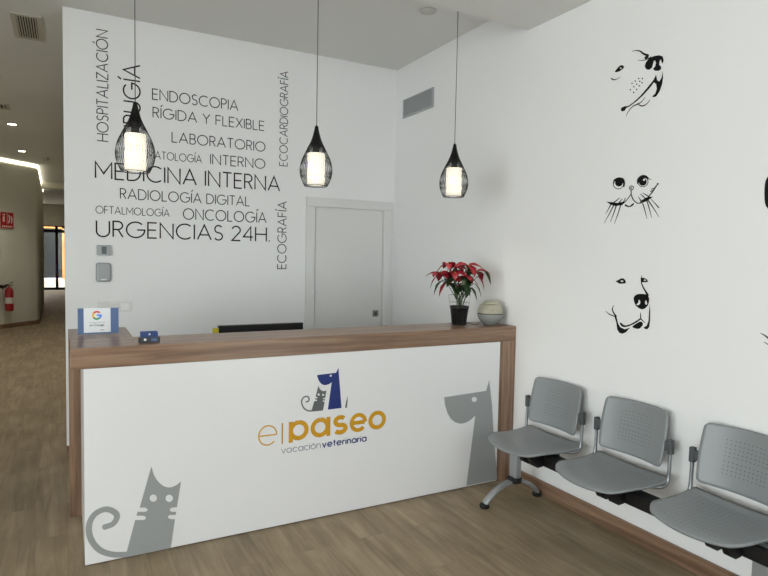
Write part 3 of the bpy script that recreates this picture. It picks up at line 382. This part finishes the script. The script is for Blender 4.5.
# ------------------------------------------------------------ pendant lamps
def pendant(x,y,lb):
    t=thing('pendant_lamp',(x,y,1.99),lb,'pendant lamp','pendant lamps above the desk'); B=1.99
    obj('canopy',MB().lathe([(.05,HC-.025),(.05,HC-.003)],x,y,24),'wire',t)
    obj('cord',MB().tube([(x,y,B+.34),(x,y,HC-.02)],.0022,6),'cord',t)
    prof=[(.009,.346),(.013,.325),(.019,.300),(.026,.275),(.036,.250),(.050,.222),(.066,.190),(.082,.155),(.092,.120),(.095,.090),(.091,.055),(.080,.025),(.068,.0)]
    P=spl([(r,z,0) for r,z in prof],False,3); m=MB()
    n=84
    for k in range(n):
        a0=2*PI*k/n; tw=.35 if k%2 else -.35
        m.tube([(x+p.x*math.cos(a0+tw*p.y/.346),y+p.x*math.sin(a0+tw*p.y/.346),B+p.y) for p in P],.00095,4,caps=False)
    obj('wire_cage',m,'wire',t)
    m=MB(); m.tube([(x+.068*math.cos(2*PI*k/28),y+.068*math.sin(2*PI*k/28),B) for k in range(28)],.002,6,closed=True); obj('bottom_ring',m,'wire',t)
    obj('socket_cap',MB().lathe([(.007,.352+B),(.011,.33+B),(.0165,.300+B),(.0235,.275+B),(.032,.252+B),(.034,.235+B),(.020,.225+B),(.020,.19+B)],x,y,20),'wire',t)
    l=bpy.data.lights.new('bulb','SPOT'); l.energy=6; l.color=(1,.9,.74); l.spot_size=R(130); l.spot_blend=.6; l.shadow_soft_size=.03
    o=bpy.data.objects.new('bulb',l); C.objects.link(o); o.location=(0,0,.004); o.parent=t
    obj('lamp_shade',MB().lathe([(.02,.190+B),(.050,.189+B),(.0515,.183+B),(.0515,.012+B),(.049,.008+B),(.02,.008+B)],x,y,32),'lampglow',t)
pendant(.320,3.288,'black wire teardrop pendant lamp, leftmost over the reception desk')
pendant(1.307,3.288,'black wire teardrop pendant lamp, middle one hanging left of the white door')
pendant(2.2935,3.288,'black wire teardrop pendant lamp, rightmost near the room corner')
# ------------------------------------------------------------ bench of four seats
bench=thing('waiting_bench',(2.58,2.1,0),'grey four-seat beam bench on silver legs along the right wall','bench')
BX=2.575
obj('beam',MB().box(BX-.04,BX+.04,.5,2.955,.332,.402,.004),'beam',bench)
def seat_mesh(yc):
    b=bmesh.new(); uvl=b.loops.layers.uv.new('UVMap'); NU,NV=28,26; top=[];co={}
    for j in range(NV+1):
        v=j/NV; row=[]     # v: 0 rear .. 1 front
        for i in range(NU+1):
            u=-1+2*i/NU
            q0=max(0,abs(u)-.74)/.26; q1=max(0,(v-.80))/.20; U=u; V=v
            if q0>0 and q1>0:
                d=math.hypot(q0,q1); f_=max(q0,q1)/d; U=math.copysign(.74+q0*f_*.26,u); V=.80+q1*f_*.20
            r0=max(0,(.12-v))/.12
            wv=.242-.014*V-.02*r0*r0
            X=2.752-.375*V-.045*(1-U*U)*V*V
            Y=yc+U*wv
            z=.460-.012*math.sin(PI*min(1,V*1.15))-.024*(1-U*U)*(.35+.65*V)-.014*max(0,(V-.62)/.38)**2
            z+=.010*r0
            vt=b.verts.new((X,Y,z)); row.append(vt); co[vt]=(u*.22,(v-.5)*.40)
        top.append(row)
    fs=[]
    for j in range(NV):
        for i in range(NU):
            f=b.faces.new((top[j][i],top[j+1][i],top[j+1][i+1],top[j][i+1])); f.smooth=True; fs.append(f)
            for l in f.loops: l[uvl].uv=co[l.vert]
    bmesh.ops.recalc_face_normals(b,faces=b.faces)
    if sum(f.normal.z for f in b.faces)<0: bmesh.ops.reverse_faces(b,faces=b.faces)
    r=bmesh.ops.solidify(b,geom=list(b.faces),thickness=.011)
    return b
def back_mesh(yc):
    b=bmesh.new(); uvl=b.loops.layers.uv.new('UVMap'); NU,NV=26,20; g=[];co={}
    for j in range(NV+1):
        v=-1+2*j/NV; row=[]
        for i in range(NU+1):
            u=-1+2*i/NU
            # rounded rectangle
            hw=.207-.010*v*v; hh=.145
            U=u; V=v
            cr=.14
            def sq(a,b_): # pull corners in
                k=max(0,abs(a)-(1-cr))/cr; q=max(0,abs(b_)-(1-cr))/cr
                if k>0 and q>0:
                    m_=max(k,q); d=math.hypot(k,q); f=m_/d
                    return (math.copysign(1-cr+k*f*cr,a),math.copysign(1-cr+q*f*cr,b_))
                return a,b_
            U,V=sq(u,v)
            Y=yc+U*hw; z=.657+V*hh+.006*(1-U*U)*(1 if V<0 else .3)*(-1 if V<0 else 1)
            X=2.780+.026*V-.048*U*U
            vt=b.verts.new((X,Y,z)); row.append(vt); co[vt]=(U*hw,V*hh)
        g.append(row)
    for j in range(NV):
        for i in range(NU):
            f=b.faces.new((g[j][i],g[j][i+1],g[j+1][i+1],g[j+1][i])); f.smooth=True
            for l in f.loops: l[uvl].uv=co[l.vert]
    bmesh.ops.recalc_face_normals(b,faces=b.faces)
    if sum(f.normal.x for f in b.faces)>0: bmesh.ops.reverse_faces(b,faces=b.faces)
    bmesh.ops.solidify(b,geom=list(b.faces),thickness=.010)
    return b
for yc in (2.752,2.163,1.562,.985):
    s=obj('seat',seat_mesh(yc),'seat',bench,recalc=False)
    k=obj('backrest',back_mesh(yc),'back',bench,recalc=False)
    for sg in (-1,1):
        Y=yc+sg*.240
        pts=[(2.56,yc+sg*.10,.425),(2.60,yc+sg*.16,.425),(2.665,Y-sg*.012,.427),(2.700,Y,.432),(2.722,Y,.447),(2.731,Y,.475),(2.735,Y,.55),(2.737,Y,.60),(2.738,Y,.62)]
        obj('back_support',MB().tube(spl(pts,False,4),.0095,10),'chrome',bench)
        m=MB(); m.box(2.722,2.752,Y-.012,Y+.012,.592,.668,.004); m.box(2.728,2.748,min(Y,Y-sg*.032),max(Y,Y-sg*.032),.605,.655,.003); obj('bracket',m,'bracket',bench)
    m=MB()
    for yy in (yc-.125,yc-.045):
        m.prism([(2.40,yy-.016,.420),(2.66,yy-.016,.425),(2.66,yy-.016,.345),(2.60,yy-.016,.335),(2.545,yy-.016,.345),(2.525,yy-.016,.335),(2.485,yy-.016,.332),(2.450,yy-.016,.350),(2.425,yy-.016,.390)],(0,.032,0))
    obj('seat_bracket',m,'beam',bench)
for yl in (2.915,1.36):
    m=MB(); m.box(BX-.02,BX+.025,yl-.037,yl+.037,.155,.405,.010); obj('support_post',m,'silver',bench)
    obj('collar',MB().lathe([(.044,.128),(.046,.134),(.046,.155),(.042,.160)],BX,yl,20),'rubber',bench)
    pts=[(2.335,yl,.022),(2.360,yl,.052),(2.43,yl,.098),(2.50,yl,.126),(BX,yl,.132),(2.635,yl,.120),(2.705,yl,.088),(2.750,yl,.052),(2.770,yl,.024)]
    lg=obj('foot_arch',MB().tube(spl(pts,False,5),(.017,.024) and [(.016,.026)]*(8*5+1),12,flat=(0,0,1)),'silver',bench)
    for px in (2.333,2.772): obj('rubber_foot',MB().lathe([(.026,0),(.030,.006),(.030,.020),(.025,.028)],px,yl,18),'rubber',lg)
# ------------------------------------------------------------ poinsettia
px,py=2.464,3.425
pl=thing('potted_poinsettia',(px,py,HT),'red poinsettia in a black plastic pot at the right end of the desk','potted plant')
obj('saucer',MB().lathe([(.052,HT+.0005),(.064,HT+.006),(.068,HT+.016),(.066,HT+.016),(.06,HT+.006),(.03,HT+.004)],px,py,32),'clear',pl)
m=MB(); m.lathe([(.047,HT+.006),(.050,HT+.012),(.062,HT+.118),(.067,HT+.119),(.068,HT+.138),(.064,HT+.138),(.060,HT+.12),(.02,HT+.12)],px,py,40)
for k in range(20):
    a=2*PI*k/20; m.tube([(px+.050*math.cos(a),py+.050*math.sin(a),HT+.016),(px+.0615*math.cos(a),py+.0615*math.sin(a),HT+.114)],.0022,5)
obj('pot',m,'pot',pl); obj('soil',MB().lathe([(.06,HT+.121),(.055,HT+.126),(.02,HT+.129)],px,py,24),'soil',pl)
m=MB()
for sx,sy in ((-1,-1),(1,-1),(1,1),(-1,1)): m.tube([(px+sx*.045,py+sy*.045,HT+.11),(px+sx*.055,py+sy*.055,HT+.215)],.0012,5)
for zz,rr in ((.165,.050),(.215,.055)): m.tube([(px-rr,py-rr,HT+zz),(px+rr,py-rr,HT+zz),(px+rr,py+rr,HT+zz),(px-rr,py+rr,HT+zz)],.0012,5,closed=True)
obj('support_frame',m,'steel',pl)
def leaf(b,base,dirv,L,W,droop,roll=0):
    d=Vector(dirv).normalized(); side=d.cross(Vector((0,0,1))); side=side.normalized() if side.length>.05 else Vector((1,0,0)); up=side.cross(d)
    side=(Matrix.Rotation(roll,3,d)@side); up=side.cross(d); n=8; rows=[]
    p=Vector(base); dd=d.copy()
    for i in range(n+1):
        t=i/n; w=W*(math.sin(PI*t**.8)**.8)*(1-.25*t)*(1+.12*math.sin(t*17)) if 0<t<1 else .0008
        rows.append([b.verts.new(p-side*w+up*w*.35),b.verts.new(p-side*w*.5+up*w*.12),b.verts.new(p),b.verts.new(p+side*w*.5+up*w*.12),b.verts.new(p+side*w+up*w*.35)])
        dd=(dd+Vector((0,0,-droop/n))).normalized(); p=p+dd*L/n
    for A,B in zip(rows,rows[1:]):
        for k in range(4): f=b.faces.new((A[k],A[k+1],B[k+1],B[k])); f.smooth=True
random.seed(23)
rb=bmesh.new(); gb=bmesh.new(); st=MB()
# head offsets (sideways in view, away from view, height) and size
vx=Vector((.88,-.475,0)); vy=Vector((.475,.88,0))
heads=[(-.085,.0,.435,.105),(.055,-.02,.425,.115),(-.02,.06,.42,.10),(.120,.02,.385,.115),(-.145,-.02,.37,.11),(.03,-.07,.345,.10),(-.05,-.05,.37,.11)]
for hx,hy,hz,hs in heads:
    hp=Vector((px,py,HT))+vx*hx+vy*hy+Vector((0,0,hz)); rt=Vector((px+random.uniform(-.02,.02),py+random.uniform(-.02,.02),HT+.12))
    md=rt.lerp(hp,.5)+Vector((0,0,.02))+(rt-hp)*Vector((.12,.12,0)) if False else rt.lerp(hp,.5)+Vector((0,0,.03))
    st.tube(spl([rt,md,hp],False,5),[.0045-.0002*i for i in range(11)],7)
    n=5 if hs>.07 else 4; ph=random.uniform(0,6)
    for k in range(n):
        a=ph+2*PI*k/n+random.uniform(-.25,.25); el=random.uniform(-.15,.35)
        leaf(rb,hp,(math.cos(a),math.sin(a),el),hs*random.uniform(.85,1.2),hs*.30,random.uniform(.5,1.7),random.uniform(-.4,.4))
    bud=MB()
    for k in range(4): bud.lathe([(.001,hp.z-.002),(.004,hp.z+.002),(.004,hp.z+.007),(.001,hp.z+.010)],hp.x+random.uniform(-.008,.008),hp.y+random.uniform(-.008,.008),7)
    obj('flower_bud',bud,'fleck',pl)
    for k in range(6):
        f=random.uniform(.4,.92); q=rt.lerp(hp,f)+Vector((0,0,.02)); a=random.uniform(0,2*PI)
        if k<5: leaf(gb,q,(math.cos(a),math.sin(a),random.uniform(-.2,.3)),random.uniform(.08,.12),random.uniform(.021,.030),random.uniform(.7,2.2),random.uniform(-.5,.5))
        else: leaf(rb,q,(math.cos(a),math.sin(a),.1),random.uniform(.05,.08),.015,1.5,random.uniform(-.5,.5))
# hanging outer leaves
for sx,sz,red in ((-.22,.33,1),(-.18,.29,0),(-.13,.28,1),(.17,.33,1),(.14,.28,0),(.23,.37,0),(.10,.25,0)):
    q=Vector((px,py,HT))+vx*sx*.72+Vector((0,0,sz+.02)); leaf(rb if red else gb,q,tuple(vx*(1 if sx>0 else -1)+Vector((0,0,-.7))),.115,.025,1.6,random.uniform(-.5,.5))
    st.tube([Vector((px,py,HT+.15)),Vector((px,py,HT+.15)).lerp(q,.6)+Vector((0,0,.03)),q],.0018,5)
obj('red_bracts',rb,'red',pl,recalc=False); obj('green_leaves',gb,'green',pl,recalc=False); obj('stems',st,'stem',pl)
# ------------------------------------------------------------ round purifier
bx,by,br=2.700,3.372,.093
pr=thing('air_purifier',(bx,by,HT),'round beige and grey air purifier on the desk against the right wall','air purifier')
def sph(z0,z1,k=1.0,n=14,cz=.088):
    out=[]
    for i in range(n+1):
        z=z0+(z1-z0)*i/n; out.append((br*k*math.sqrt(max(.0004,1-((z-cz)/br)**2)),HT+z))
    return out
obj('lower_bowl',MB().lathe([(.045,HT+.001)]+sph(.008,.080),bx,by,40),'grey2',pr)
obj('seam',MB().lathe(sph(.0805,.0855,.975),bx,by,40),'darkseam',pr)
obj('dome',MB().lathe(sph(.086,.148)+[(.060,HT+.151)],bx,by,40),'beige',pr)
obj('top_cap',MB().lathe([(.058,HT+.1515),(.060,HT+.156),(.050,HT+.168),(.03,HT+.177),(.004,HT+.180)],bx,by,36),'beige',pr)
m=MB(); m.box(bx-.055,bx-.040,by-.084,by-.078,HT+.108,HT+.113); obj('badge',m,'grey2',pr)
tag(obj('purifier_cable',MB().tube(spl([(2.625,3.40,HT+.012),(2.600,3.40,HT+.004),(2.585,3.44,HT+.003),(2.60,3.52,HT+.003),(2.60,3.60,HT-.03),(2.60,3.62,.80)],False,5),.0025,6),'rubber'),'black cable curling from the air purifier off the back of the desk','cable')
# ------------------------------------------------------------ sign in acrylic stand
sg=thing('acrylic_sign_stand',(.165,3.71,HT),'blue and white search engine review sign in a clear stand, left end of the desk','sign')
sy=3.708
def onsign(u,v,h): return (.055+u,sy-h+(v)*.12,HT+v)
def quad(name,u0,u1,v0,v1,h,m_,parent,t=.0015):
    m=MB(); m.prism([onsign(u0,v0,h),onsign(u1,v0,h),onsign(u1,v1,h),onsign(u0,v1,h)],(0,t,0)); return obj(name,m,m_,parent)
quad('clear_holder',0,.218,.001,.157,.004,'acryl',sg,.0015); obj('holder_foot',MB().box(.055,.273,3.705,3.77,HT+.0003,HT+.003),'acryl',sg)
q1=quad('blue_backing',.004,.214,.008,.153,.001,'bluec',sg); quad('white_card',.034,.172,.016,.153,.0022,'card',q1,.0008)
def garc(a0,a1,m_):
    b=bmesh.new(); ribbon(b,onsign,arc(.101,.112,.0205,.0205,a0,a1,12),.0095,.0024,.0030); obj('logo_letter',b,m_,q1,recalc=False)
garc(42,140,'gr'); garc(140,215,'gy'); garc(215,312,'gg'); garc(312,362,'gb')
b=bmesh.new(); ribbon(b,onsign,[(.101,.112),(.1262,.112)],.009,.0024,.0032); obj('logo_letter',b,'gb',q1,recalc=False)
b=bmesh.new()
def w2(t,u0,u1,v,h,s): word(b,t,onsign,u0,u1,v,h,s,z=.003)
for k in range(9): ribbon(b,onsign,[(.060+k*.0095,.0715),(.066+k*.0095,.0715)],.0022,.002,.0028)
w2('en',.064,.080,.052,.0075,.0019); 
G['g']=G['g'];w2('G',.086,.098,.052,.013,.0019); w2('oogle',.101,.137,.052,.0075,.0019)
ribbon(b,onsign,[(.118,.030),(.138,.028)],.003,.002,.0028); obj('printed_text',b,'txt',q1,recalc=False)
# ------------------------------------------------------------ business card holder
ch=thing('card_holder',(.39,3.325,HT),'charcoal holder with navy business cards, left of centre on the desk','card holder')
m=MB(); m.box(.337,.440,3.300,3.306,HT+.0005,HT+.030,.001); m.box(.337,.440,3.306,3.345,HT+.0005,HT+.010,.001); m.box(.337,.341,3.300,3.345,HT+.0005,HT+.028,.001); m.box(.436,.440,3.300,3.345,HT+.0005,HT+.028,.001); obj('holder_body',m,'holder',ch)
m=MB(); m.lathe([(.0065,0),(.0065,.0006)],0,0,14); m.b.transform(Matrix.Translation((.365,3.2995,HT+.018))@Matrix.Rotation(R(90),4,'X')); obj('white_dot',m,'card',ch)
obj('blue_mark',MB().box(.395,.425,3.2992,3.2999,HT+.008,HT+.024),'bluec',ch)
for k in range(5):
    y0=3.310+k*.006; m=MB(); m.prism([(.345,y0,HT+.012),(.431,y0,HT+.012),(.431,y0+.006,HT+.050+.002*k),(.345,y0+.006,HT+.050+.002*k)],(0,.0015,0))
    c=tag(obj('business_card',m,'cardb',None,loc=(.39,y0,HT+.011)),'navy business card standing in the charcoal holder','business card','business cards in the charcoal holder')
    if k==0:
        b=bmesh.new(); ribbon(b,lambda u,v,h:(u,3.3155-h,v),[(.384,HT+.038),(.389,HT+.048),(.394,HT+.038)],.003,0,.0012); obj('logo_mark',b,'card',c,recalc=False)
# ------------------------------------------------------------ monitor behind the counter
mo=thing('computer_monitor',(1.19,3.92,.735),'black computer monitor whose top edge shows behind the desk counter','monitor')
obj('screen_housing',MB().box(.885,1.475,3.915,3.955,.78,1.105,.004),'screen',mo); obj('stand_neck',MB().box(1.15,1.21,3.955,3.975,.745,.95,.003),'screen',mo); obj('stand_base',MB().box(1.06,1.30,3.86,4.02,.7355,.748,.003),'screen',mo)
tag(obj('sticky_note',MB().box(.845,.884,3.905,3.912,1.035,1.092,.0005),'yell',None,loc=(.87,3.91,1.03)),'yellow note at the left end of the black monitor','sticky note')
# ------------------------------------------------------------ things on the walls
t=thing('thermostat',(.268,YB,1.58),'small grey thermostat with a display, under the word URGENCIAS','thermostat')
obj('housing',MB().box(.213,.312,YB-.022,YB-.001,1.548,1.628,.006),'device',t); obj('display',MB().box(.246,.281,YB-.0235,YB-.0225,1.560,1.616,.0005),'lcd',t)
t=thing('alarm_keypad',(.265,YB,1.34),'rounded grey alarm keypad below the thermostat','keypad')
obj('housing',MB().box(.208,.312,YB-.020,YB-.001,1.345,1.492,.014),'device',t); m=MB(); m.box(.242,.280,YB-.0225,YB-.0205,1.358,1.367,.001); obj('status_light',m,'white',t)
t=thing('light_switch',(.33,YB,1.15),'long white three-gang switch plate behind the sign stand','light switch')
obj('cover_plate',MB().box(.215,.462,YB-.008,YB-.0005,1.108,1.19,.002),'pale',t)
for k in range(3): obj('rocker',MB().box(.226+k*.079,.283+k*.079,YB-.0125,YB-.0085,1.122,1.176,.0015),'white' if k==2 else 'pale',t)
t=thing('wall_vent',(XR,4.64,2.97),'grey rectangular air vent high on the right wall by the corner','air vent')
m=MB(); m.box(XR-.012,XR-.001,4.38,4.40,2.884,3.055); m.box(XR-.012,XR-.001,4.88,4.90,2.884,3.055); m.box(XR-.012,XR-.001,4.40,4.88,2.884,2.898); m.box(XR-.012,XR-.001,4.40,4.88,3.041,3.055); obj('vent_frame',m,'grille',t)
m=MB()
for k in range(12): m.box(XR-.010,XR-.002,4.40,4.88,2.900+k*.0118,2.908+k*.0118)
obj('slats',m,'grille',t); obj('vent_backing',MB().box(XR-.0018,XR-.0006,4.40,4.88,2.898,3.041),'bracket',t)
# ceiling vent over the corridor
def cvent(x0,x1,y0,y1,lb,n=8):
    t=thing('ceiling_vent',((x0+x1)/2,(y0+y1)/2,HC),lb,'air vent'); f=.035
    m=MB(); m.box(x0,x0+f,y0,y1,HC-.010,HC-.001); m.box(x1-f,x1,y0,y1,HC-.010,HC-.001); m.box(x0+f,x1-f,y0,y0+f,HC-.010,HC-.001); m.box(x0+f,x1-f,y1-f,y1,HC-.010,HC-.001); obj('vent_frame',m,'ventf',t)
    obj('vent_backing',MB().box(x0+f,x1-f,y0+f,y1-f,HC-.002,HC-.0006),'ventd',t); m=MB()
    for k in range(n):
        xx=x0+f+(x1-x0-2*f)*(k+.25)/n; m.box(xx,xx+(x1-x0-2*f)/n*.45,y0+f,y1-f,HC-.009,HC-.003)
    obj('slats',m,'ventf',t)
cvent(-.355,-.145,5.36,5.95,'slatted ceiling vent at the upper left, left of the lettered wall')
cvent(-.95,-.60,8.75,9.05,'small dark ceiling vent further down the corridor',6)
def downlight(x,y,lb,mm='dl',z=HC,r=.055,power=0,warm=(1,.95,.83)):
    t=thing('downlight',(x,y,z),lb,'ceiling light','recessed ceiling downlights')
    m=MB(); m.lathe([(r,z-.0006),(r+.002,z-.006),(r+.018,z-.006),(r+.022,z-.0006)],x,y,32,cap=False); obj('trim_ring',m,'ring',t)
    obj('lamp_disc',MB().lathe([(r-.001,z-.0045),(r-.001,z-.001)],x,y,28),mm,t)
    if power:
        l=bpy.data.lights.new('downlight_beam','SPOT'); l.energy=power; l.color=warm; l.spot_size=R(120); l.spot_blend=.8; l.shadow_soft_size=.05
        o=bpy.data.objects.new('downlight_beam',l); C.objects.link(o); o.location=(0,0,-.03); o.parent=t
downlight(2.338,3.732,'unlit round ceiling downlight near the right-hand pendant cord','ring',r=.045)
downlight(-.653,10.08,'glowing ceiling downlight in the corridor, nearer of the two',power=55)
downlight(-.676,12.72,'glowing ceiling downlight in the corridor, farther of the two',power=55)
downlight(-.65,7.44,'added unseen ceiling downlight at the corridor mouth',power=55)  # added lamp out of view, brightens the corridor entrance
downlight(-2.2,7.4,'added unseen ceiling downlight left of the corridor mouth, outside the frame',power=55)  # another added lamp, never in view, lights the hall floor
downlight(-2.3,10.08,'added unseen ceiling downlight beside the corridor wall, outside the frame',power=55)  # third added lamp, unseen, lights the corridor side
tag(obj('smoke_detector',MB().lathe([(.05,HC-.001),(.055,HC-.02),(.03,HC-.04),(.005,HC-.042)],-.33,13.5,20),'ring',None,loc=(-.33,13.5,HC)),'small round smoke detector on the corridor ceiling near the curved wall','smoke detector')
# extinguisher and its sign on the curved wall
wx,wyy=-1.06,13.93; tn=Vector((.69,.72,0)).normalized(); nn=Vector((tn.y,-tn.x,0))
t=thing('fire_extinguisher',(wx,wyy,.35),'red fire extinguisher hanging on the curved corridor wall','fire extinguisher')
c=Vector((wx,wyy,0))+nn*.10
obj('cylinder',MB().lathe([(.05,.35),(.07,.36),(.075,.38),(.075,.74),(.06,.79),(.03,.82),(.022,.83)],c.x,c.y,24),'extred',t)
obj('valve',MB().lathe([(.02,.83),(.022,.87),(.012,.89)],c.x,c.y,12),'brass',t)
obj('handle',MB().tube([c+Vector((-.01,0,.88)),c+tn*.10+Vector((0,0,.93))],.010,6).tube([c+Vector((-.01,0,.86)),c+tn*.10+Vector((0,0,.86))],.009,6),'steel',t)
obj('hose',MB().tube(spl([c+Vector((0,0,.86)),c-tn*.07+Vector((0,0,.87)),c-tn*.15+Vector((0,0,.80))],False,5),.016,8).tube([c-tn*.06+Vector((0,0,.84)),c-tn*.30+Vector((0,0,.85))],[.02,.045],10),'rubber',t)
m=MB(); m.lathe([(.0762,.50),(.0762,.62)],c.x,c.y,24,cap=False); obj('paper_label',m,'signw',t)
t=thing('fire_safety_sign',(wx,wyy,2.0),'red and white extinguisher sign above the fire extinguisher','sign')
def fs(u,v,h):
    u=u*.72+.05; p=Vector((wx,wyy,0))+tn*u+nn*(h+.02); return (p.x,p.y,v)
def fq(name,u0,u1,v0,v1,h,m_):
    m=MB(); m.prism([fs(u0,v0,h),fs(u1,v0,h),fs(u1,v1,h),fs(u0,v1,h)],tuple(nn*.004)); return obj(name,m,m_,t)
fq('sign_board',-.20,.20,1.99,2.31,.0,'signred')
b=bmesh.new()
for pts,w in (([(-.11,2.12),(-.11,2.22)],.05),([(-.11,2.22),(-.08,2.26)],.02),([(-.15,2.26),(-.07,2.27)],.015)): ribbon(b,fs,pts,w,.004,.006)
for pts,w in (([(.04,2.10),(.08,2.18),(.05,2.26)],.03),([(.13,2.10),(.15,2.18),(.12,2.24)],.03)): ribbon(b,fs,pts,w,.004,.006)
for k in range(6): ribbon(b,fs,[(-.16+k*.055,2.03),(-.125+k*.055,2.03)],.03,.004,.006)
ribbon(b,fs,[(0,2.08),(0,2.30)],.008,.004,.006)
obj('sign_symbols',b,'signw',t,recalc=False)
# ------------------------------------------------------------ daylight
w=bpy.data.worlds.new('overcast'); bpy.context.scene.world=w; w.use_nodes=True
bg=w.node_tree.nodes['Background']; bg.inputs['Color'].default_value=(.95,.975,1.0,1); bg.inputs['Strength'].default_value=7.8
def portal(nm,w_,h_,loc,rot):
    l=bpy.data.lights.new(nm,'AREA'); l.shape='RECTANGLE'; l.size=w_; l.size_y=h_; l.energy=1; l.cycles.is_portal=True
    o=bpy.data.objects.new(nm,l); C.objects.link(o); o.location=loc; o.rotation_euler=rot
portal('invented_window_portal',2.78-RX,3.0,((2.78+RX)/2,FYW+.08,1.58),(R(90),0,0)); portal('right_daylight',WY+1.9,3.0,(XR-.02,(WY-1.9)/2,1.58),(R(90),0,R(90))) if WY>-1.8 else 0; portal('invented_side_portal',SY+1.9,3.0,(SX+.08,(SY-1.9)/2,1.58),(R(90),0,R(-90))); portal('street_door_daylight',2.1,2.4,(-1.05,26.66,1.25),(R(90),0,R(180)))  # portals only guide sky sampling; rear and side ones serve invented windows
# ------------------------------------------------------------ camera
f,yaw,pit,rol,hc=590.09963,0.49574,0.05377,0.01933,1.5837
fw=Vector((math.sin(yaw)*math.cos(pit),math.cos(yaw)*math.cos(pit),-math.sin(pit))); rt=Vector((math.cos(yaw),-math.sin(yaw),0)); up=rt.cross(fw)
r2=rt*math.cos(rol)+up*math.sin(rol); u2=-rt*math.sin(rol)+up*math.cos(rol)
cd=bpy.data.cameras.new('camera'); cd.sensor_width=36; cd.lens=f*36/768; cd.clip_start=.05
co_=bpy.data.objects.new('camera',cd); C.objects.link(co_)
co_.matrix_world=Matrix(((r2.x,u2.x,-fw.x,0),(r2.y,u2.y,-fw.y,0),(r2.z,u2.z,-fw.z,hc),(0,0,0,1)))
S=bpy.context.scene; S.camera=co_
S.view_settings.view_transform='Standard'; S.view_settings.look='None'; S.view_settings.gamma=1; S.view_settings.use_curve_mapping=False
S.view_settings.exposure=0
